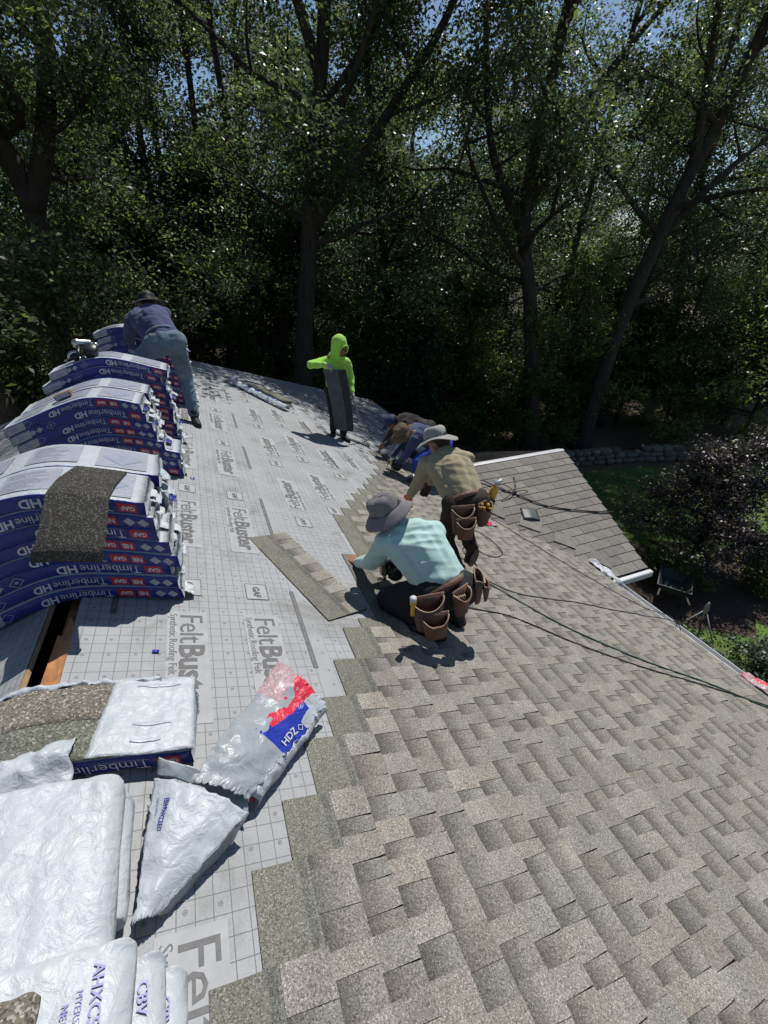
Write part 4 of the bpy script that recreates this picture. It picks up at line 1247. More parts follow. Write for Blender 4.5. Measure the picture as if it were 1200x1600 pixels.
# ------------------------------------------------------------------ nail guns and odds and ends
def nail_gun(label, Mx, drum="tool_black", body="steel"):
    root = empty("nail_gun", Mx.to_translation()); tag(root, label, "nail gun")
    b = MB(); b.lathe([(0, 0), (.030, 0), (.036, .012), (.036, .10), (.041, .105), (.041, .13), (.030, .15), (0, .152)], 18, Matrix.Translation((0, 0, .05)))
    b.build("body", M[body], root, True, Mx)
    b = MB(); b.tube([(0, 0, .055), (0, 0, .0)], [.016, .011], 10); b.build("nose", M["steel"], root, True, Mx)
    b = MB(); b.tube([(.03, 0, .15), (.10, 0, .155), (.155, 0, .14)], [.018, .017, .02], 10); b.build("handle", M["tool_black"], root, True, Mx)
    b = MB(); b.box((.058, 0, .118), (.025, .012, .03), bev=.003); b.build("trigger", M["tool_black"], root, False, Mx)
    b = MB(); b.lathe([(0, -.045), (.052, -.045), (.058, -.038), (.058, .035), (.050, .045), (0, .047)], 22, Matrix.Translation((.085, 0, .06)) @ Matrix.Rotation(math.pi / 2, 4, 'X'))
    b.build("nail_drum", M[drum], root, True, Mx)
    b = MB(); b.tube([(.155, 0, .14), (.19, 0, .135)], [.009, .008], 8); b.build("hose_coupling", M["steel"], root, True, Mx)
    return root
def frame_at(p, zdir, xdir):
    z = V(zdir).normalized(); x = V(xdir); x = (x - z * x.dot(z)).normalized(); y = z.cross(x)
    return Matrix(((x.x, y.x, z.x, p[0]), (x.y, y.y, z.y, p[1]), (x.z, y.z, z.z, p[2]), (0, 0, 0, 1)))
TOP3 = 10 * (TH + .0045)
nail_gun("black and chrome coil nail gun lying on top of the bundle pile", frame_at((.0, 4.93, ridge_z(0) + TOP3 + .095), (-1, 0, .1), (0, -.8, -.6)))
nail_gun("black nail gun held down on the shingles by the kneeling worker in the brown hat", frame_at((3.13, 5.44, -1.14), (.1, -.1, 1), (.5, -.4, .1)))
nail_gun("dark nail gun under the arm of the worker in mint", frame_at((1.86, 2.52, -.66), (-.05, .1, 1), (.7, -.3, .1)))
hb = empty("hose_fitting", (-.21, 4.9, ridge_z(-.3) + TOP3))
tag(hb, "chrome curved hose guard lying beside the nail gun on the bundles", "fitting")
b_ = MB(); b_.tube([(-.20 + .055 * math.cos(a) , 4.9, ridge_z(-.2) + TOP3 + .022 + .06 * math.sin(a)) for a in [k * .26 for k in range(13)]], .016, 8); b_.build("guard", M["steel"], hb, True)
b_ = MB(); b_.lathe([(0, -.02), (.035, -.02), (.035, .02), (0, .02)], 16, Matrix.Translation((-.195, 4.9, ridge_z(-.2) + TOP3 + .036)) @ Matrix.Rotation(math.pi / 2, 4, 'X')); b_.build("wheel", M["tool_black"], hb, True)
TOP2 = 8 * (TH + .0045)
tb_ = empty("staple_box", (-.20, 4.1, ridge_z(-.2) + TOP2 + .012), .1)
tag(tb_, "small brown cardboard nail box on top of the middle bundle pile", "box")
Mx = Matrix.Translation((-.20, 4.12, ridge_z(-.2) + TOP2 + .035)) @ Matrix.Rotation(-.30, 4, 'Y') @ Matrix.Rotation(.1, 4, 'Z')
b_ = MB(); b_.box((0, 0, 0), (.12, .09, .035), bev=.004); b_.build("carton", plain("brown_card", (.16, .10, .06), .8, .2, 20), tb_, False, Mx)
b_ = MB(); b_.box((0, -.0465, 0), (.10, .002, .026)); b_.build("label_panel", M["print_pale"], tb_, False, Mx)

# ------------------------------------------------------------------ people
def cap_mesh(caps, seg=12):
    b = MB()
    for (a, c, ra, rc) in caps:
        a, c = V(a), V(c)
        d = c - a
        ln = d.length
        d = d / ln if ln > 1e-6 else V((0, 0, 1))
        path, rr = [], []
        for k in range(5):
            t = math.pi / 2 * k / 4
            path.append(a - d * ra * math.cos(t)); rr.append(max(.0008, ra * math.sin(t)))
        for k in range(4, -1, -1):
            t = math.pi / 2 * k / 4
            path.append(c + d * rc * math.cos(t)); rr.append(max(.0008, rc * math.sin(t)))
        # keep rings ordered
        x = d.orthogonal().normalized(); y = d.cross(x)
        vs, fs = [], []
        for q, r in zip(path, rr):
            for k in range(seg):
                an = math.tau * k / seg
                vs.append(q + (x * math.cos(an) + y * math.sin(an)) * r)
        for i in range(len(path) - 1):
            for k in range(seg):
                fs.append([i * seg + k, i * seg + (k + 1) % seg, (i + 1) * seg + (k + 1) % seg, (i + 1) * seg + k])
        fs.append(list(range(seg - 1, -1, -1))); fs.append([(len(path) - 1) * seg + k for k in range(seg)])
        b.add(vs, fs)
    return b

def fuse(name, caps, mat, parent, voxel=.012, sm=6, folds=None, extra=None, cut=None):
    """fuse capsules into one skin"""
    b = cap_mesh(caps)
    if extra: extra(b)
    me = b.mesh(name, mat)
    o = bpy.data.objects.new(name, me); COL.objects.link(o)
    rm = o.modifiers.new("r", 'REMESH'); rm.mode = 'VOXEL'; rm.voxel_size = voxel; rm.use_smooth_shade = True
    s = o.modifiers.new("s", 'SMOOTH'); s.iterations = sm; s.factor = .5
    dg = bpy.context.evaluated_depsgraph_get()
    m2 = bpy.data.meshes.new_from_object(o.evaluated_get(dg))
    bpy.data.objects.remove(o); bpy.data.meshes.remove(me)
    m2.name = name
    if not m2.materials: m2.materials.append(mat)
    else: m2.materials[0] = mat
    if folds:
        amp, axis, fr, cr, seed = folds
        axis = V(axis).normalized()
        m2.update()
        cos = []
        for vtx in m2.vertices:
            q = vtx.co
            al = q.dot(axis)
            perp = q - axis * al
            n1 = noise.noise(V((al * fr, perp.length * cr, seed)) + perp * cr)
            rid = 1 - abs(n1 + .6 * noise.noise(q * 6 + V((seed, 3, 1)))) * 1.7
            n2 = noise.noise(q * 14 + V((seed, 0, 0)))
            cos.append(q + vtx.normal * (amp * (rid - .4) * (.5 + .5 * noise.noise(q * 3 + V((0, seed, 0)))) + amp * .5 * n2))
        for vtx, q in zip(m2.vertices, cos): vtx.co = q
    m2.polygons.foreach_set("use_smooth", [True] * len(m2.polygons))
    if cut:
        bm = bmesh.new(); bm.from_mesh(m2)
        bmesh.ops.delete(bm, geom=[f for f in bm.faces if cut(f.calc_center_median())], context='FACES')
        bm.to_mesh(m2); bm.free()
    m2.update()
    return obj(name, m2, parent)

def lerp(a, c, t): return V(a) * (1 - t) + V(c) * t

def hand_caps(wr, d, nrm, side, curl=.5, g=0.0):
    """palm + five fingers; d finger direction, nrm back-of-hand normal, side=+1/-1 thumb side"""
    wr, d, nrm = V(wr), V(d).normalized(), V(nrm)
    nrm = (nrm - d * nrm.dot(d)).normalized()
    sd = d.cross(nrm) * side
    out = []
    for k, o_ in enumerate((-.028, -.010, .010, .027)):
        out.append((wr + sd * o_ * .6, wr + d * .085 + sd * o_, .015 + g, .013 + g))
    for k, (o_, ln) in enumerate(((-.031, .060), (-.011, .074), (.010, .080), (.030, .072))):
        base = wr + d * .088 + sd * o_
        a1 = curl * .6
        d1 = (d * math.cos(a1) - nrm * math.sin(a1)).normalized()
        m_ = base + d1 * ln * .5 + sd * o_ * .15
        a2 = curl * 1.5
        d2 = (d * math.cos(a2) - nrm * math.sin(a2)).normalized()
        e = m_ + d2 * ln * .5
        out += [(base, m_, .0098 + g, .0088 + g), (m_, e, .0088 + g, .0075 + g)]
    tb = wr + d * .025 + sd * .034
    tm = tb + (d * .7 + sd * .75 - nrm * .25 * curl).normalized() * .042
    te = tm + (d * .95 + sd * .15 - nrm * .5 * curl).normalized() * .034
    out += [(wr + sd * .012, tb, .016 + g, .0135 + g), (tb, tm, .0125 + g, .0105 + g), (tm, te, .0105 + g, .0085 + g)]
    return out

def bucket_hat(parent, center, up, fwd, mat, crown_r=.098, brim=.075, droop=-.035, seed=1, band=None, crown_h=.10):
    Mx = frame_at(center, up, fwd)
    def wob(q, a, r, z):
        if r > crown_r * 1.03:
            t = (r - crown_r) / brim
            q.z += t * (.016 * math.sin(2 * a + seed) + .012 * math.sin(3 * a + seed * 2))
            q.x *= 1.04
        else:
            q *= 1 + .08 * noise.noise(V((math.cos(a) * 2.2 + seed, math.sin(a) * 2.2, z * 16))) + .035 * noise.noise(V((math.cos(a) * 6 + seed, math.sin(a) * 6, z * 45)))
        q.x *= 1.12
        return q
    b = MB()
    h = crown_h
    prof = [(0.001, h - .004), (crown_r * .25, h), (crown_r * .5, h + .002), (crown_r * .7, h - .003), (crown_r * .84, h - .014), (crown_r * .92, h - .03), (crown_r * .96, h - .05), (crown_r * .98, h - .07), (crown_r, .015), (crown_r * 1.02, 0), ]
    b.lathe(prof[::-1], 36, Mx, wob=wob)
    b.build("hat_crown", mat, parent, True)
    b = MB()
    bp = []
    for k in range(7):
        t = k / 6
        bp.append((crown_r * 1.02 + brim * t, droop * t ** 1.2 + .004))
    low = [(r, z - .005) for r, z in bp[::-1]]
    def wob2(q, a, r, z): return wob(q, a, max(r, crown_r * 1.031), z)
    vs_, fs_ = [], []
    ring = bp + low
    nseg = 44
    for (r, z) in ring:
        for k in range(nseg):
            a = math.tau * k / nseg
            vs_.append(Mx @ wob2(V((r * math.cos(a), r * math.sin(a), z)), a, r, z))
    for i in range(len(ring)):
        j = (i + 1) % len(ring)
        for k in range(nseg):
            fs_.append([i * nseg + k, j * nseg + k, j * nseg + (k + 1) % nseg, i * nseg + (k + 1) % nseg])
    b.add(vs_, fs_)
    b.build("hat_brim", mat, parent, True)
    if band:
        b = MB(); b.lathe([(crown_r * 1.035, .004), (crown_r * 1.04, .026)], 36, Mx, wob=lambda q, a, r, z: V((q.x * 1.12, q.y, q.z)))
        b.build("hat_band", band, parent, True)

def pouch(parent, pos, out, down, w=.17, h=.21, dpt=.085, inner=True, mat="leather"):
    """open leather pouch: D-shaped, hollow, slanted mouth"""
    Mx = frame_at(pos, -V(down), out)      # z up, x outward
    b = MB()
    def ring(t, k, off):
        # t 0 bottom .. 1 top
        pts = []
        ww = (w * (.72 + .28 * t) / 2 - off); dd = dpt * (.55 + .45 * t) - off
        for i in range(15):
            a = -math.pi / 2 + math.pi * i / 14
            x = dd * math.cos(a) ** .8 if math.cos(a) > 0 else 0
            y = ww * math.sin(a)
            z = -h + h * t
            if t > .9: z -= .055 * math.cos(a) ** 2
            pts.append(V((x, y, z)))
        pts.append(V((off * .5, ww, -h + h * t + (.02 if t > .9 else 0)))); pts.append(V((off * .5, -ww, -h + h * t + (.02 if t > .9 else 0))))
        return [Mx @ q for q in pts]
    outer = [ring(t, 0, 0) for t in (0, .08, .35, .7, 1.0)]
    inn = [ring(t, 0, .008) for t in (1.0, .7, .35, .1)]
    rings = outer + inn
    n = len(rings[0])
    vs_ = [q for r_ in rings for q in r_]
    fs_, mi = [], []
    for i in range(len(rings) - 1):
        for k in range(n):
            fs_.append([i * n + k, i * n + (k + 1) % n, (i + 1) * n + (k + 1) % n, (i + 1) * n + k]); mi.append(1 if i == 4 else 0)
    fs_.append(list(range(n - 1, -1, -1))); mi.append(0)
    fs_.append([(len(rings) - 1) * n + k for k in range(n)]); mi.append(0)
    b.v, b.f, b.m = vs_, fs_, mi
    o = b.build("pouch", [M[mat], M["leather_pale"]], parent, True)
    return Mx

def tool_belt(parent, pel, up, across, rx, ry):
    Mx = frame_at(pel, up, across)
    b = MB()
    prof = [(1.0, -.024), (1.03, 0), (1.0, .024), (.96, .024), (.96, -.024)]
    nseg = 32
    vs_ = [Mx @ V((rx * r * math.cos(math.tau * k / nseg), ry * r * math.sin(math.tau * k / nseg), z)) for r, z in prof for k in range(nseg)]
    fs_ = [[i * nseg + k, i * nseg + (k + 1) % nseg, ((i + 1) % 5) * nseg + (k + 1) % nseg, ((i + 1) % 5) * nseg + k] for i in range(5) for k in range(nseg)]
    b.add(vs_, fs_)
    return b.build("tool_belt", M["leather"], parent, True), Mx

def person(label, J, shirt, trousers, boots, skin, face, headup, footdir, hands, hat=None, gloves=None, sleeves=1.0, fat=1.0, seed=1, group="roofers at work"):
    J = {k: V(q) for k, q in J.items()}
    # feet stand on the roof
    root = empty("person", (J["pel"].x, J["pel"].y, -S * J["pel"].x))
    tag(root, label, "person", None)
    face = V(face).normalized(); hu = V(headup).normalized()
    spine = (J["neck"] - J["pel"]).normalized()
    ax = (J["shR"] - J["shL"]).normalized()
    bk = ax.cross(spine).normalized()
    ch = lerp(J["pel"], J["neck"], .68)
    f = fat
    hd = J["head"]
    # --- continuous body
    caps = [(J["pel"], ch, .105, .115), (lerp(J["pel"], J["hipL"], .7), lerp(J["neck"], J["shL"], .5), .085, .08), (lerp(J["pel"], J["hipR"], .7), lerp(J["neck"], J["shR"], .5), .085, .08),
            (J["neck"] - spine * .06, hd - hu * .05, .055, .052), (J["shL"], J["shR"], .055, .055),
            (hd - hu * .02, hd + hu * .045 - face * .015, .083, .088), (hd - hu * .055 + face * .03, hd - hu * .085 + face * .045, .058, .036),
            (hd + face * .075, hd + face * .095 - hu * .028, .012, .017),
            (hd + face * .068 - hu * .068 - ax * .018, hd + face * .068 - hu * .068 + ax * .018, .018, .018)]
    sdv = hu.cross(face).normalized()
    for sg in (-1, 1):
        caps.append((hd + sdv * sg * .082 + hu * .012, hd + sdv * sg * .088 - hu * .02, .016, .012))
        caps.append((hd + sdv * sg * .03 + face * .076 + hu * .024, hd + sdv * sg * .045 + face * .068 + hu * .022, .013, .012))
    for s_ in "LR":
        caps += [(J["sh" + s_], J["el" + s_], .048, .040), (J["el" + s_], J["wr" + s_], .040, .027),
                 (J["hip" + s_], J["knee" + s_], .080, .055), (J["knee" + s_], J["ank" + s_], .055, .038)]
        fd = V(footdir[s_])
        caps.append((J["ank" + s_] - V((0, 0, .03)), J["ank" + s_] + fd.normalized() * .15 - V((0, 0, .05)) , .036, .026))
        hd_, hn, sd, cu = hands[s_]
        caps += hand_caps(J["wr" + s_], hd_, hn, sd, cu)
    fuse("body", caps, M[skin], root, .0085, 3)
    # --- trousers
    t = [(J["hipL"], J["hipR"], .118 * f, .118 * f), (J["pel"] + bk * .0, J["pel"] + spine * .10, .118 * f, .118 * f),
         (J["hipL"] - bk * .035 , J["hipL"] - bk * .035 - spine * .03, .098 * f, .095 * f), (J["hipR"] - bk * .035, J["hipR"] - bk * .035 - spine * .03, .098 * f, .095 * f)]
    for s_ in "LR":
        t += [(J["hip" + s_], J["knee" + s_], .103 * f, .076 * f), (J["knee" + s_], lerp(J["knee" + s_], J["ank" + s_], .93), .074 * f, .058 * f)]
    fuse("trousers", t, M[trousers], root, .010, 5, (.010, (J["kneeR"] - J["hipR"]), 22, 5, seed + .5))
    # --- shirt
    s = [(J["pel"] + spine * .06, ch, .122 * f, .135 * f),
         (lerp(J["pel"], J["hipL"], .75) + spine * .08, lerp(J["neck"], J["shL"], .55) - spine * .05, .102 * f, .105 * f),
         (lerp(J["pel"], J["hipR"], .75) + spine * .08, lerp(J["neck"], J["shR"], .55) - spine * .05, .102 * f, .105 * f),
         (J["shL"], J["shR"], .072 * f, .072 * f), (lerp(J["neck"], J["shL"], .35), lerp(J["neck"], J["shR"], .35), .082 * f, .082 * f),
         (J["neck"] - spine * .04, J["neck"] + (hd - J["neck"]) * .25, .075, .062)]
    for s_ in "LR":
        e = lerp(J["el" + s_], J["wr" + s_], .93)
        s += [(J["sh" + s_], J["el" + s_], .070 * f, .058 * f), (J["el" + s_], e, .057 * f, .040 * f)]
    fuse("shirt", s, M[shirt], root, .0085, 5, (.0135, spine + ax * .35, 20, 2.6, seed))
    # --- boots
    for s_ in "LR":
        fd = V(footdir[s_]).normalized()
        an = J["ank" + s_]
        dn = V((0, 0, -1)) if len(footdir[s_]) == 3 and not footdir.get("dn" + s_) else V(footdir["dn" + s_])
        up_ = -dn
        cps = [(an + up_ * .05, an, .056, .052), (an + dn * .035 - fd * .03, an + dn * .045 + fd * .06, .045, .045), (an + dn * .045 + fd * .06, an + dn * .052 + fd * .155, .045, .036),
               (an + dn * .05 + fd * .06 + fd.cross(up_) * .015, an + dn * .055 + fd * .14 + fd.cross(up_) * .012, .036, .032)]
        o = fuse("boot", cps, M[boots], root, .009, 3)
        b = MB()
        Mx = frame_at(an + dn * .088 + fd * .06, up_, fd)
        pts = []
        for k in range(20):
            a = math.tau * k / 20
            pts.append((.135 * math.cos(a), (.044 + .006 * math.cos(a)) * math.sin(a)))
        b.add([Mx @ V((x, y, z)) for z in (-.004, .018) for x, y in pts], [list(range(19, -1, -1)), [20 + k for k in range(20)]] + [[k, (k + 1) % 20, 20 + (k + 1) % 20, 20 + k] for k in range(20)])
        b.build("boot_sole", M["tool_black"], o)
    # --- gloves
    for s_ in "LR":
        if gloves and gloves.get(s_):
            hd_, hn, sd, cu = hands[s_]
            fuse("glove", hand_caps(J["wr" + s_], hd_, hn, sd, cu, .0028) + [(lerp(J["wr" + s_], J["el" + s_], .15), J["wr" + s_], .034, .030)], M[gloves[s_]], root, .0065, 2)
    # hair and eyes
    def hairx(b): pass
    fuse("hair", [(hd + hu * .035 - face * .03, hd - hu * .01 - face * .045, .092, .078)], M["hair"], root, .012, 3)
    b = MB()
    for sg in (-1, 1):
        c_ = hd + sdv * sg * .032 + face * .081 + hu * .008
        b.lathe([(0.0005, -.008), (.007, -.005), (.0095, 0), (.007, .005), (.0005, .008)], 10, frame_at(c_, face, hu))
    b.build("eyes", M["eye"], root, True)
    return root, J, spine, ax, bk, face, hu

def on_roof(p, h=.095): return (p[0], p[1], -S * p[0] + h)

# -- worker in mint shirt, crouching with one hand planted on the felt
mint, J, sp, ax, bk, fc, hu = person(
    "crouching person in mint shirt and grey bucket hat with one hand on the felt",
    dict(pel=(2.10, 2.01, -.45), hipL=(2.01, 2.05, -.46), hipR=(2.18, 1.98, -.43), neck=(1.97, 2.36, -.15), head=(1.87, 2.48, -.06), shL=(1.81, 2.38, -.22), shR=(2.14, 2.30, -.16),
         elL=(1.76, 2.52, -.46), wrL=(1.715, 2.73, -.605), elR=(2.11, 2.48, -.38), wrR=(1.95, 2.56, -.53),
         kneeL=(1.77, 2.22, -.585), ankL=on_roof((1.98, 1.90)), kneeR=(2.14, 2.36, -.55), ankR=on_roof((2.24, 2.05))),
    "mint", "black_cloth", "boot_black", "skin", (-.62, .62, -.45), (-.45, .35, .82),
    dict(L=(-.3, .2, .1), R=(-.2, .5, -.1)),
    dict(L=((-.25, .8, -.12), (-.3, .1, .95), 1, .12), R=((-.3, .4, -.8), (.5, .5, .2), -1, .9)), seed=3, fat=1.14)
bucket_hat(mint, J["head"] + hu * .045, hu * 1.0 + V((.02, -.10, .05)), fc, M["hat_grey"], .104, .066, -.062, 2, None, .105)
belt, BM_ = tool_belt(mint, J["pel"] + sp * .02, sp, ax, .178, .165)
dn = V((0.05, -.12, -1)).normalized()
PO = J["pel"] + V((-.06, .015, .02))
pouch(belt, PO + V((-.155, -.145, .09)), (-.2, -1, .15), dn, .22, .23, .085)
pouch(belt, PO + V((-.14, -.232, .01)), (-.2, -1, .15), dn, .18, .16, .065)
pouch(belt, PO + V((.065, -.17, .10)), (.35, -1, .15), dn, .15, .17, .07)
pouch(belt, PO + V((.225, -.075, .115)), (1, -.55, .15), dn, .18, .2, .075)
pouch(belt, PO + V((.285, -.105, .055)), (1, -.55, .15), dn, .13, .13, .05)
b_ = MB(); b_.lathe([(0, 0), (.014, 0), (.014, .09), (.02, .095), (.02, .125), (0, .127)], 12, frame_at(PO + V((-.265, -.175, .01)), (-.05, -.1, 1), (1, 0, 0))); b_.build("tool_handle", M["tool_yellow"], belt, True)
b_ = MB(); b_.lathe([(0, .125), (.0205, .125), (.0205, .15), (0, .152)], 12, frame_at(PO + V((-.265, -.175, .01)), (-.05, -.1, 1), (1, 0, 0))); b_.build("tool_handle", M["print_white"], belt, True)
b_ = MB()
for k in range(5): b_.box(PO + V((.055 + (k - 2) * .014, -.20, .03)), (.009, .02, .10), bev=.002)
b_.build("nail_strip", M["leather_pale"], belt)

# -- worker in tan shirt, bending over
tan, J, sp, ax, bk, fc, hu = person(
    "bending person in tan shirt and pale grey bucket hat reaching down with an orange glove",
    dict(pel=(2.74, 2.85, -.33), hipL=(2.66, 2.88, -.35), hipR=(2.83, 2.82, -.32), neck=(2.74, 3.24, -.03), head=(2.72, 3.38, .04), shL=(2.57, 3.28, -.11), shR=(2.90, 3.16, -.07),
         elL=(2.54, 3.38, -.34), wrL=(2.50, 3.46, -.50), elR=(2.82, 3.38, -.24), wrR=(2.74, 3.52, -.44),
         kneeL=(2.64, 2.98, -.74), ankL=on_roof((2.62, 2.66)), kneeR=(2.88, 3.04, -.70), ankR=(2.80, 2.79, -.76)),
    "khaki", "brown_cloth", "boot", "skin", (-.45, .75, -.5), (-.25, .45, .86),
    {"L": (-.1, .5, .03), "R": (.05, .35, -.9), "dnR": (.05, -.93, -.3)},
    dict(L=((-.1, .2, -.95), (-.85, -.3, -.1), 1, .55), R=((-.2, .3, -.9), (.6, .4, .1), -1, .6)), gloves=dict(L="glove_orange", R="boot_black"), seed=9, fat=1.06)
bucket_hat(tan, J["head"] + hu * .045, hu + V((.15, 0, .1)), fc, M["hat_pale"], .10, .074, -.042, 4, None, .10)
belt, BM_ = tool_belt(tan, J["pel"] + sp * .03, sp, ax, .158, .140)
dn = V((0.0, -.05, -1)).normalized()
pouch(belt, J["pel"] + V((-.115, -.135, .05)), (-.25, -1, .15), dn, .20, .24, .09)
pouch(belt, J["pel"] + V((-.13, -.225, -.02)), (-.25, -1, .15), dn, .17, .17, .065)
pouch(belt, J["pel"] + V((.085, -.135, .05)), (.35, -1, .15), dn, .16, .20, .08)
pouch(belt, J["pel"] + V((.190, -.035, .06)), (1, -.4, .15), dn, .16, .20, .075)
b_ = MB(); b_.lathe([(0, 0), (.032, 0), (.034, .02), (.034, .09), (.02, .115), (.013, .12), (.013, .135), (0, .136)], 14, frame_at(J["pel"] + V((.215, -.06, .03)), (.15, -.05, 1), (1, 0, 0))); b_.build("bottle", M["tool_yellow"], belt, True)
b_ = MB(); b_.tube([J["pel"] + V((.225, -.06, .165)), J["pel"] + V((.29, -.07, .20))], [.013, .016], 10); b_.build("tool_handle", M["print_white"], belt, True)
b_ = MB()
for k in range(9): b_.lathe([(0, -.012), (.012, -.006), (.012, .006), (0, .012)], 8, frame_at(J["pel"] + V((.085 + .04 * math.sin(k * 2.2), -.18 + .02 * math.cos(k * 3), .015 + .006 * k)), (.3, .2, 1), (1, 0, 0)))
b_.build("roofing_nails", M["tool_yellow"], belt, True)

# -- person in lime hoodie carrying a shingle
lime, J, sp, ax, bk, fc, hu = person(
    "standing person in lime green hoodie with hood up holding a grey shingle on end",
    dict(pel=(2.76, 6.80, -.27), hipL=(2.67, 6.82, -.29), hipR=(2.84, 6.78, -.30), neck=(2.75, 6.76, .21), head=(2.81, 6.70, .37), shL=(2.60, 6.80, .17), shR=(2.90, 6.72, .15),
         elL=(2.35, 6.74, .14), wrL=(2.54, 6.58, .16), elR=(2.97, 6.75, -.10), wrR=(2.94, 6.60, -.29),
         kneeL=(2.66, 6.72, -.66), ankL=on_roof((2.66, 6.82)), kneeR=(2.82, 6.66, -.66), ankR=on_roof((2.80, 6.72))),
    "lime", "black_cloth", "boot_black", "skin_dark", (.45, -.78, -.42), (.12, -.22, .97),
    dict(L=(-.15, -.4, .04), R=(.1, -.4, -.04)),
    dict(L=((.75, -.35, -.45), (.2, -.4, .85), -1, .9), R=((.0, -.2, -.9), (.8, .2, .1), 1, 1.0)), gloves=dict(L="glove_grey", R="glove_grey"), seed=14)
hc, ff = J["head"], fc
fuse("hood", [(hc - hu * .06 - fc * .02, hc + hu * .055 - fc * .035, .120, .118), (hc - hu * .10, J["neck"] - fc * .03, .098, .095)], M["lime"], lime, .010, 4, (.006, hu, 16, 4, 5),
     cut=lambda q: (q - (hc - hu * .01)).normalized().dot((fc - hu * .05).normalized()) > .66 and (q - hc).dot(hu) > -.105)
b_ = MB()   # hem of the hood opening
rim = []
cx = frame_at(hc - hu * .01, (fc - hu * .05), hu)
for k in range(28):
    a = math.tau * k / 28
    d_ = cx.to_3x3() @ V((math.cos(a) * .75, math.sin(a) * .75, .66))
    rim.append(hc - hu * .01 + d_.normalized() * (.118 if math.cos(a) > -.6 else .108))
rim.append(rim[0]); rim.append(rim[1])
b_.tube(rim, .010, 6, cap=False)
b_.build("hood_hem", M["lime"], lime, True)
# shingle held upright in front of the person in lime
def held(a, c):
    p0 = V((2.49, 6.57, .105)); p1 = V((2.82, 6.51, .085)); q0 = V((2.60, 6.50, -.80)); q1 = V((2.88, 6.42, -.86))
    q = (p0 * (1 - a) + p1 * a) * (1 - c) + (q0 * (1 - a) + q1 * a) * c
    return q + V((.2, -1, 0)).normalized() * (.05 * math.sin(math.pi * c) + .035 * math.sin(math.pi * a))
hs_ = loose_shingle("grey back of a shingle held upright by the person in the lime hoodie", plain("shingle_grey_back", (.075, .085, .085), .7, .25, 9, .3, 60), held, .006, 12, 20)
hs_.data.materials.append(M["shingle_back"])
for p_ in hs_.data.polygons:
    k_ = p_.index % 240
    if p_.index < 480 and (k_ // 20) >= 7: p_.material_index = 1
# lifeline rope from the hand to the felt
b_ = MB(); b_.tube(smooth_path([(2.955, 6.56, -.40), (3.06, 6.66, -.72), (3.25, 6.88, -1.02), (3.50, 7.28, -1.32), roof_pt(3.98, 7.60, .02), roof_pt(4.3, 7.9, .02)]), .011, 7)
tag(b_.build("lifeline_rope", M["rope"], None, True), "pale rope running from the hand of the person in lime down the roof", "rope")

# -- person in jeans bending over the far pile
jean, J, sp, ax, bk, fc, hu = person(
    "person in faded jeans and navy shirt bending over the far bundle pile",
    dict(pel=(.51, 5.73, .70), hipL=(.41, 5.74, .68), hipR=(.61, 5.74, .70), neck=(.36, 6.11, .99), head=(.39, 6.28, 1.06), shL=(.20, 6.08, .90), shR=(.54, 6.13, .96),
         elL=(.10, 6.28, .70), wrL=(.10, 6.44, .57), elR=(.46, 6.38, .75), wrR=(.28, 6.46, .66),
         kneeL=(.14, 5.88, .47), ankL=(-.02, 5.80, .12), kneeR=(.64, 5.86, .27), ankR=on_roof((.645, 5.72))),
    "navy", "denim", "boot_black", "skin", (-.1, .75, -.65), (0, .55, .8),
    dict(L=(-.2, .4, .02), R=(.05, -.25, -.02)),
    dict(L=((.0, .3, -.9), (-.8, -.5, .1), 1, .7), R=((-.5, .2, -.6), (.2, -.7, .6), -1, .7)), gloves=dict(L="glove_orange", R="glove_orange"), seed=21, fat=1.10)
bucket_hat(jean, J["head"] + hu * .03, (0, .25, 1), (-.2, 1, 0), M["hat_black"], .102, .085, -.03, 6, None, .085)
b_ = MB(); b_.tube([J["pel"] + sp * .10 + bk * 0 + ax * .16 * math.cos(a) + bk * .135 * math.sin(a) for a in [math.tau * k / 24 for k in range(25)]], .014, 6); b_.build("belt", M["denim"], jean, True)
b_ = MB(); b_.grid(lambda a, c: J["pel"] + V((-.145 + .10 * a, -.145 + .01 * a, .055 + .045 * c)), 2, 2, .004); b_.build("back_pocket", M["denim"], jean)
b_ = MB(); b_.grid(lambda a, c: J["pel"] + V((-.13 + .06 * a, -.150, .095 + .022 * c)), 2, 1, .004); b_.build("note_in_pocket", M["print_white"], jean)

# -- two people kneeling lower down the slope
brown, J, sp, ax, bk, fc, hu = person(
    "kneeling person in brown hat and dark blue shirt working a nail gun",
    dict(pel=(3.78, 5.15, -.76), hipL=(3.70, 5.10, -.78), hipR=(3.85, 5.20, -.77), neck=(3.46, 5.40, -.57), head=(3.31, 5.44, -.63), shL=(3.40, 5.25, -.66), shR=(3.55, 5.54, -.60),
         elL=(3.28, 5.26, -.87), wrL=(3.21, 5.40, -1.05), elR=(3.38, 5.60, -.82), wrR=(3.20, 5.58, -1.02),
         kneeL=(3.37, 5.10, -.93), ankL=on_roof((3.40, 5.05)), kneeR=(3.55, 5.42, -1.12), ankR=on_roof((3.88, 5.28))),
    "blueshirt", "royal", "boot", "skin", (-.75, .1, -.65), (-.72, .2, .62),
    dict(L=(-.3, .1, .12), R=(-.2, .1, .08)),
    dict(L=((-.5, .3, -.6), (-.5, -.5, .6), 1, .8), R=((-.6, -.1, -.5), (-.3, .5, .7), -1, .5)), gloves=dict(L="glove_grey"), seed=31)
bucket_hat(brown, J["head"] + hu * .035, (-.55, -.05, .8), (-1, .1, 0), M["hat_brown"], .104, .055, -.045, 8, None, .105)
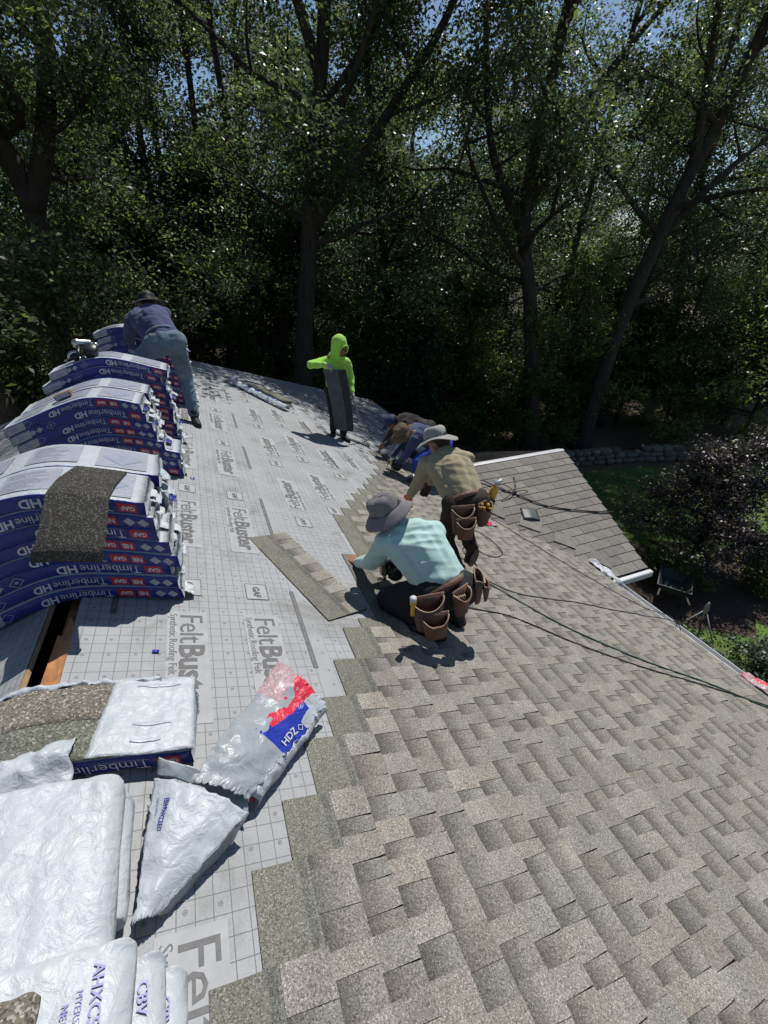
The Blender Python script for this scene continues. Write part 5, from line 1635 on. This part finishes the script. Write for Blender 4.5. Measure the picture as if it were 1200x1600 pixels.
dark, J, sp, ax, bk, fc, hu = person(
    "kneeling person in dark brown shirt and navy cap farthest down the shingles",
    dict(pel=(3.92, 5.95, -.80), hipL=(3.85, 5.88, -.83), hipR=(4.00, 6.00, -.80), neck=(3.62, 6.18, -.67), head=(3.46, 6.22, -.72), shL=(3.55, 6.03, -.74), shR=(3.70, 6.33, -.70),
         elL=(3.44, 6.08, -.94), wrL=(3.36, 6.27, -1.10), elR=(3.55, 6.40, -.92), wrR=(3.42, 6.45, -1.12),
         kneeL=(3.60, 5.95, -1.08), ankL=on_roof((3.92, 5.80)), kneeR=(3.75, 6.25, -1.20), ankR=on_roof((4.08, 6.10))),
    "brownshirt", "black_cloth", "boot", "skin_dark", (-.75, .1, -.6), (-.72, .2, .62),
    dict(L=(-.2, .1, .08), R=(-.2, .1, .08)),
    dict(L=((-.5, .4, -.5), (-.3, -.4, .8), 1, .4), R=((-.6, .1, -.5), (-.3, .5, .7), -1, .5)), seed=37, fat=1.05)
b_ = MB()
Mx = frame_at(J["head"] + hu * .03, (-.6, 0, .8), (-.8, .1, -.6))
b_.lathe([(0.001, .10), (.05, .097), (.085, .075), (.10, .03), (.102, -.005)][::-1], 26, Mx); b_.build("cap_crown", M["hat_navy"], dark, True)
b_ = MB(); b_.grid(lambda a, c: Mx @ V((.095 + .075 * c * math.sin(math.pi * (.15 + .7 * a)), .09 * math.cos(math.pi * (.08 + .84 * a)), -.004 - .02 * c)), 10, 4, .004); b_.build("cap_peak", M["hat_navy"], dark, True)

# ------------------------------------------------------------------ trees
def tree_meshes(name, rg, trunk, r0, r1, limbs, nleaf, size, mats, mix=(1.0,), blob=.75, low=.3, spread=4.0, droop=.0, seedv=0, bark="bark", extra=(), twigs=4):
    """trunk: list of points; limbs: number grown from the trunk; extra: explicit limbs (points, r0)"""
    rnd = random.Random(seedv)
    b = MB()
    tp = smooth_path(trunk, 5)
    n = len(tp)
    rr = [r0 + (r1 - r0) * (i / (n - 1)) for i in range(n)]
    rr[0] *= 1.5; rr[1] *= 1.2
    b.tube(tp, rr, 10)
    anchors = []
    def branch(p, d, ln, r, depth):
        pts = [V(p)]
        d = V(d).normalized()
        steps = 5
        for k in range(steps):
            d = (d + V((rnd.gauss(0, .2), rnd.gauss(0, .2), rnd.gauss(.04, .14) - droop * k * .1))).normalized()
            pts.append(pts[-1] + d * ln / steps)
        b.tube(pts, [r * (1 - .16 * k) for k in range(len(pts))], 6 if depth else 7, cap=False)
        for k in range(2, len(pts)):
            anchors.append((pts[k], .6 if depth == 0 else 1.0))
        if depth < 1:
            for k in range(twigs):
                q = pts[rnd.randint(1, steps)]
                dd = (d + V((rnd.gauss(0, .8), rnd.gauss(0, .8), rnd.gauss(.1, .5)))).normalized()
                branch(q, dd, ln * rnd.uniform(.35, .6), r * .45, depth + 1)
    for (pts, er) in extra:
        sp_ = smooth_path(pts, 5)
        b.tube(sp_, [er * (1 - .75 * i / (len(sp_) - 1)) for i in range(len(sp_))], 8)
        for i in range(4, len(sp_), 3):
            anchors.append((sp_[i], .6))
            if rnd.random() < .75:
                dd = V((rnd.gauss(0, 1), rnd.gauss(0, 1), rnd.gauss(.35, .5))).normalized()
                branch(sp_[i], dd, spread * rnd.uniform(.3, .6), er * .28, 0)
    for k in range(limbs):
        t = low + (1 - low) * (k + rnd.random()) / limbs
        q = tp[min(n - 1, int(t * (n - 1)))]
        a = k * 2.4 + rnd.uniform(-.5, .5)
        el = rnd.uniform(-.1, .55) + .5 * max(0, t - .6)
        ln = spread * (1.0 - .55 * max(0, (t - .45) / .55)) * rnd.uniform(.75, 1.2)
        branch(q, (math.cos(a) * math.cos(el), math.sin(a) * math.cos(el), math.sin(el)), ln, r1 * .7 + .02, 0)
    trunk_m = b.mesh("trunk", M[bark], True)
    A = np.array([a[0][:] for a in anchors]); Wt = np.array([a[1] for a in anchors])
    idx = rg.choice(len(A), nleaf, p=Wt / Wt.sum())
    # clumps: every anchor owns a few dense sub-clumps
    sub = rg.normal(0, blob * .75, size=(len(A), 6, 3)); sub[:, :, 2] *= .6
    pick = rg.integers(0, 6, nleaf)
    P = A[idx] + sub[idx, pick] + rg.normal(0, blob * .28, size=(nleaf, 3)) * np.array([1, 1, .7])
    mi = rg.choice(len(mats), nleaf, p=np.array(mix) / sum(mix))
    crown_m = leaf_mesh("crown", P.astype(np.float32), size, [M[q] for q in mats], rg, mi)
    return trunk_m, crown_m

def plant(name, label, cat, base, tm, cm, W=None, group=None, kinds=("trunk", "crown")):
    root = empty(name, base); tag(root, label, cat, group)
    W = W if W is not None else Matrix.Identity(4)
    obj(kinds[0], tm, root, W); obj(kinds[1], cm, root, W)
    return root
rg = np.random.default_rng(11)
H = [
    ("big dark forked oak standing beyond the stacked bundles", [(-3.1, 14.4, -5), (-2.75, 14.3, -2.6), (-2.45, 14.2, -.4), (-2.05, 14.05, 2.6), (-2.7, 13.9, 5.5), (-3.6, 14, 9)], .35, .13, 10, 52000, "bark",
     [([(-2.05, 14.05, 2.5), (-1.2, 13.8, 4.2), (-.6, 13.6, 6.5), (.1, 13.4, 9.5)], .24), ([(-2.3, 14.1, 1.2), (-3.6, 14.3, 3.0), (-5.2, 14.4, 4.8)], .17)]),
    ("tall straight oak behind the person in lime with one long limb reaching right", [(3.75, 15.0, -5), (3.95, 14.9, -1.3), (4.3, 14.8, 1.4), (4.6, 14.6, 3.9), (5.1, 14.5, 6.9), (5.3, 14.6, 12.5)], .35, .11, 10, 54000, "bark",
     [([(4.45, 14.7, 2.4), (5.3, 14.4, 3.3), (6.4, 14.0, 4.7), (7.8, 13.4, 6.6), (9.0, 13.0, 9.2)], .20), ([(4.9, 14.5, 5.5), (4.0, 14.3, 7.6), (2.6, 14.1, 9.5)], .16), ([(4.6, 14.6, 3.9), (5.6, 13.6, 5.6), (6.5, 12.9, 8.2)], .15)]),
    ("oak with a trunk forking into several upright limbs beyond the small wing roof", [(12.35, 13.2, -5), (12.0, 13.3, -2.4), (11.5, 13.5, .4), (11.0, 13.7, 2.7), (11.2, 13.6, 5.8), (11.9, 13.4, 11)], .31, .11, 10, 42000, "bark",
     [([(11.1, 13.65, 2.2), (10.3, 14.0, 3.5), (9.7, 14.2, 5.0), (9.2, 14.3, 8.5)], .20), ([(11.05, 13.7, 2.9), (11.8, 13.5, 4.6), (13.2, 13.2, 6.5), (14.8, 12.8, 8.2)], .19), ([(11.3, 13.6, 1.2), (9.9, 13.4, 2.4), (8.4, 13.2, 4.2)], .13)]),
    ("leaning dark oak growing beside the stone wall", [(14.3, 12.6, -5), (14.45, 12.55, -3), (14.75, 12.5, -.4), (15.4, 12.2, 2.9), (16.2, 11.9, 5.6), (17.2, 11.6, 10)], .33, .12, 7, 12000, "bark",
     [([(15.2, 12.3, 2.0), (16.6, 12.0, 3.6), (18.2, 11.7, 4.9)], .17), ([(15.7, 12.1, 4.0), (15.0, 11.9, 6.3), (14.2, 11.8, 9.2)], .16)]),
    ("warm barked trunk leaning away at the near corner of the wood", [(-3.3, 12.3, -5), (-3.45, 12.3, -2.5), (-3.8, 12.35, -.6), (-4.7, 12.5, 1.6), (-5.8, 12.6, 5.2), (-6.4, 12.8, 10)], .46, .16, 7, 32000, "bark_warm", []),
]
for k, (lab, tr, r0, r1, nl, nlf, bk_, ex) in enumerate(H):
    tm, cm = tree_meshes("oak", rg, tr, r0, r1, nl, nlf, .115, ["leaf", "leaf_lite"], (.78, .22), .66, .42, 4.8, .05, 40 + k, bk_, ex)
    plant("oak_tree", lab, "tree", tr[0], tm, cm)
# slimmer trunks in the wood
for k, (lab, tr, r0) in enumerate([
    ("slim dark trunk seen behind the far end of the roof", [(2.0, 22.6, -5), (2.2, 22.8, -1.5), (2.1, 22.6, 3), (2.5, 22.6, 11)], .24),
    ("slightly thicker dark trunk close to the far roof corner", [(3.6, 19.6, -5), (3.45, 19.7, -2), (3.2, 19.8, 2), (2.9, 19.9, 11)], .26),
    ("thin leaning trunk beside the forked oak beyond the wing roof", [(14.0, 16.0, -5), (14.4, 15.8, -1.5), (14.9, 15.6, 2), (15.6, 15.4, 9)], .20),
    ("thin dark trunk standing between the oaks behind the stone wall", [(17.2, 14.6, -5), (17.6, 14.6, -1), (18.3, 14.5, 3.5), (19.0, 14.4, 10)], .22),
]):
    tm, cm = tree_meshes("slim", rg, tr, r0, .08, 8, 17000, .112, ["leaf", "leaf_lite"], (.75, .25), .6, .45, 3.4, .05, 60 + k)
    plant("slim_tree", lab, "tree", tr[0], tm, cm)
# background trees: a few meshes, many individuals
variants = []
for k in range(4):
    rr_ = random.Random(80 + k)
    tr = [(0, 0, 0), (rr_.uniform(-.3, .3), rr_.uniform(-.3, .3), 4), (rr_.uniform(-.8, .8), rr_.uniform(-.8, .8), 9), (rr_.uniform(-1.2, 1.2), rr_.uniform(-1.2, 1.2), 16)]
    variants.append(tree_meshes("forest", rg, tr, .30, .09, 16, 48000, .16, ["leaf", "leaf_lite", "leaf_dark"], ((.7, .2, .1), (.45, .45, .1), (.4, .1, .5), (.55, .35, .1))[k], .95, .2, 4.4, .06, 80 + k))
fr = random.Random(5)
def polar(az, d): return (0.85 + d * math.sin(math.radians(az)), d * math.cos(math.radians(az)))
spots = []
for (d0, n_, a0, a1) in ((21.5, 4, -27, 34), (28, 6, -28, 62), (37, 12, -30, 68), (50, 14, -32, 70)):
    for k in range(n_):
        az = a0 + (a1 - a0) * (k + .5 + fr.uniform(-.3, .3)) / n_
        spots.append(polar(az, d0 + fr.uniform(-1.6, 1.6)))
for k, (x, y) in enumerate(spots):
    vi = fr.randrange(4)
    tm, cm = variants[vi]
    sc = fr.uniform(.85, 1.15) * (.82 if math.hypot(x, y) > 33 else 1)
    W = Matrix.Translation((x, y, gz(x, y) - .05)) @ Matrix.Rotation(fr.uniform(0, 6.28), 4, 'Z') @ Matrix.Diagonal((sc, sc, sc * fr.uniform(.92, 1.12), 1))
    plant("forest_tree", ["tall grey green leafy tree standing deeper in the wood", "tall tree with many light green leaves deeper in the wood", "tall dark evergreen looking tree deeper in the wood", "tall tree with mixed light and dark leaves deeper in the wood"][vi], "tree", (x, y, gz(x, y)), tm, cm, W, ["grey green trees", "light green trees", "dark green trees", "mixed green trees"][vi] + " of the wood behind the house")
# understory: young trees and bushes
under_ = []
for k in range(3):
    tr = [(0, 0, 0), (.1, .05, 1.2), (.05, .2, 2.6), (.2, .1, 4.4)]
    under_.append(tree_meshes("young", rg, tr, .07, .025, 14, 17000, .10, ["leaf_lite", "leaf"] if k != 1 else ["leaf_dark", "leaf"], (.7, .3), .42, .08, 1.7, .04, 120 + k, twigs=3))
for k, (az, d, sc) in enumerate([(-18, 17, 1.2), (-9, 17.5, 1.0), (-3, 21, 1.2), (4, 19, .9), (9, 22, 1.2), (14, 16.5, .9), (19, 18.5, 1.2), (24, 17, 1.0), (28, 20, 1.3), (31.5, 17.5, 1.0), (35, 21, 1.2),
                                 (39, 18, 1.0), (43.5, 19.5, 1.2), (47, 23, 1.3), (50, 23, 1.2), (55, 22, 1.3), (60, 25, 1.3), (62, 24, 1.3), (12, 28, 1.2), (33, 27, 1.3), (45, 29, 1.3), (22, 25, 1.1)]):
    x, y = polar(az, d)
    tm, cm = under_[k % 3]
    W = Matrix.Translation((x, y, gz(x, y) - .03)) @ Matrix.Rotation(fr.uniform(0, 6.28), 4, 'Z') @ Matrix.Diagonal((sc, sc, sc * fr.uniform(.85, 1.25), 1))
    plant("young_tree", ["young light green bushy tree under the tall trees", "young dark green bushy tree under the tall trees", "young light green thicket tree in the shade of the wood"][k % 3], "tree", (x, y, gz(x, y)), tm, cm, W, ["young light trees under the tall trees", "young dark trees under the tall trees", "young thicket trees in the wood"][k % 3])
# purple leaved tree on the lawn
tr = [(11.3, 5.5, -5), (11.4, 5.55, -4.2), (11.5, 5.6, -3.3), (11.5, 5.7, -2.2)]
tm, cm = tree_meshes("plum", rg, tr, .10, .04, 14, 24000, .075, ["leaf_purple", "leaf_lite"], (.95, .05), .28, .12, 1.65, .08, 150, twigs=5)
plant("purple_tree", "small dark purple leaved tree on the lawn beside the house", "tree", tr[0], tm, cm)
tr = [(10.1, 5.9, -5), (10.15, 5.95, -4.6), (10.2, 6.0, -4.2)]
for k, (x, y, sc, m_) in enumerate([(9.9, 5.1, .9, 0), (11.6, 4.2, 1.0, 0), (8.3, 1.9, .9, 1), (9.0, 2.4, 1.1, 1), (8.0, 3.1, .7, 1)]):
    tr = [(x, y, -5), (x + .03, y, -4.7), (x, y + .05, -4.35)]
    tm, cm = tree_meshes("shrub", rg, tr, .03, .015, 10, 3200, .07, ["leaf_lite", "leaf"] if m_ == 0 else ["leaf_dark", "leaf"], (.7, .3), .14, .05, .62 * sc, .03, 160 + k, twigs=3)
    plant("garden_shrub", ["light green shrub growing under the front of the purple tree", "light green shrub at the edge of the mulch under the purple tree", "dark low shrub against the house wall nearest the pink film",
                           "dark low shrub beside the standing sprinkler", "small dark shrub near the wheelbarrow"][k], "shrub", tr[0], tm, cm, None, None, ("stems", "crown"))

# ------------------------------------------------------------------ stone wall, rail fence, table, garden things
sw = tag(empty("stone_wall", (15.5, 10.6, GZ)), "low curved dry stone wall between the lawn and the wood", "wall")
sr = random.Random(9)
stones = []
for k in range(8):
    bm = bmesh.new(); bmesh.ops.create_icosphere(bm, subdivisions=2, radius=.5)
    for q in bm.verts:
        q.co = V((math.copysign(abs(q.co.x * 2) ** .55, q.co.x) * .5, math.copysign(abs(q.co.y * 2) ** .6, q.co.y) * .5, math.copysign(abs(q.co.z * 2) ** .6, q.co.z) * .5))
        q.co *= 1 + .22 * noise.noise(q.co * 2.4 + V((k * 9, 0, 0)))
    m_ = bpy.data.meshes.new("stone"); bm.to_mesh(m_); bm.free(); m_.materials.append(M["stone"])
    m_.polygons.foreach_set("use_smooth", [True] * len(m_.polygons)); stones.append(m_)
wpath = smooth_path([(10.4, 11.9, 0), (12.9, 11.25, 0), (15.4, 10.75, 0), (17.7, 9.9, 0), (20.5, 8.7, 0)], 24)
for lv in range(3):
    d_ = 0.0; i = 0
    dist = [0]
    for a, c in zip(wpath, wpath[1:]): dist.append(dist[-1] + (c - a).length)
    t = sr.uniform(0, .2)
    while t < dist[-1] - .3:
        w_ = sr.uniform(.28, .55)
        j = max(k for k in range(len(dist)) if dist[k] <= t + w_ / 2)
        j = min(j, len(wpath) - 2)
        q = wpath[j].lerp(wpath[j + 1], (t + w_ / 2 - dist[j]) / max(1e-6, dist[j + 1] - dist[j]))
        dr = (wpath[j + 1] - wpath[j]).normalized()
        if not (lv == 2 and sr.random() < .3):
            W = Matrix.Translation((q.x, q.y, GZ + .11 + lv * .19)) @ Matrix.Rotation(math.atan2(dr.y, dr.x) + sr.uniform(-.15, .15), 4, 'Z') @ Matrix.Diagonal((w_ * 1.06, sr.uniform(.32, .46), sr.uniform(.2, .27), 1))
            obj("stone", sr.choice(stones), sw, W)
        t += w_
M["old_rail"] = plain("weathered_rail", (.10, .085, .07), .9, .3, 6, .5, 20)
fx = [(8.4, 20.9), (10.9, 20.0), (13.4, 19.0), (15.9, 17.9), (18.4, 16.8)]
fc_ = tag(empty("rail_fence", (13.4, 19, gz(13.4, 19))), "weathered split rail fence running through the shaded wood", "fence")
for (x, y) in fx:
    b_ = MB(); b_.tube([(x, y, gz(x, y) - .1), (x, y, gz(x, y) + 1.15)], [.08, .07], 7); b_.build("post", M["old_rail"], fc_, True)
for (a, c) in zip(fx, fx[1:]):
    for h in (.45, .95):
        b_ = MB(); b_.tube([(a[0], a[1], gz(*a) + h), ((a[0] + c[0]) / 2, (a[1] + c[1]) / 2, gz(*a) + h - .03), (c[0], c[1], gz(*c) + h)], [.05, .06, .05], 7); b_.build("rail", M["old_rail"], fc_, True)
pt = tag(empty("picnic_table", (3.1, 33, gz(3.1, 33))), "grey wooden picnic table far back in the wood", "picnic table")
tz = gz(3.1, 33)
for k in range(4):
    b_ = MB(); b_.box((3.1, 32.7 + k * .2, tz + .76), (1.9, .17, .04)); b_.build("table_plank", M["old_rail"], pt)
for yy in (32.25, 33.75):
    b_ = MB(); b_.box((3.1, yy, tz + .45), (1.9, .26, .04)); b_.build("bench_plank", M["old_rail"], pt)
for xx in (2.4, 3.8):
    for sg in (-1, 1):
        b_ = MB(); b_.tube([(xx, 33 + sg * .75, tz), (xx, 33 + sg * .25, tz + .74)], .05, 4); b_.build("leg", M["old_rail"], pt)
    b_ = MB(); b_.box((xx + .06, 33, tz + .42), (.05, 1.7, .09)); b_.build("cross_beam", M["old_rail"], pt)
# wheelbarrow in the shade
wb = tag(empty("wheelbarrow", (9.55, 4.75, GZ), .6), "dark wheelbarrow with pale handles parked on the mulch in shade", "wheelbarrow")
Wb = Matrix.Translation((9.55, 4.75, GZ)) @ Matrix.Rotation(.6, 4, 'Z')
b_ = MB()
tray = lambda x0, x1, y0, z: [(x0, -y0, z), (x1, -y0, z), (x1, y0, z), (x0, y0, z)]
b_.add(tray(-.3, .3, .2, .28) + tray(-.45, .5, .32, .52) + tray(-.43, .48, .30, .52) + tray(-.28, .28, .18, .295),
       [[3, 2, 1, 0]] + [[k + i, k + (i + 1) % 4, k + 4 + (i + 1) % 4, k + 4 + i] for k in (0, 4, 8) for i in range(4)] + [[12, 13, 14, 15]])
b_.build("tray", M["flash"], wb, False, Wb)
for sg in (-1, 1):
    b_ = MB(); b_.tube([(.62, sg * .06, .2), (.1, sg * .2, .25), (-.95, sg * .28, .58)], .02, 7); b_.build("handle", M["old_rail"], wb, True, Wb)
    b_ = MB(); b_.tube([(-.2, sg * .22, .3), (-.32, sg * .22, 0)], .017, 6); b_.build("leg", M["tool_black"], wb, True, Wb)
b_ = MB(); b_.lathe([(.10, -.03), (.19, -.045), (.2, 0), (.19, .045), (.10, .03)], 20, Matrix.Translation((.66, 0, .2)) @ Matrix.Rotation(math.pi / 2, 4, 'X')); b_.build("wheel", M["rubber"], wb, True, Wb)
sk = tag(empty("tripod_sprinkler", (9.05, 3.75, GZ)), "grey tripod sprinkler standing on the dark lawn below the gutter", "sprinkler")
for k in range(3):
    a = k * 2.09 + .4
    b_ = MB(); b_.tube([(9.05, 3.75, GZ + .62), (9.05 + .42 * math.cos(a), 3.75 + .42 * math.sin(a), GZ + .01)], .014, 6); b_.build("leg", M["rope"], sk, True)
b_ = MB(); b_.lathe([(0, .58), (.04, .58), (.045, .66), (.03, .72), (.012, .80), (0, .80)], 12, Matrix.Translation((9.05, 3.75, GZ))); b_.build("sprinkler_head", M["rope"], sk, True)
bpy.context.view_layer.update()
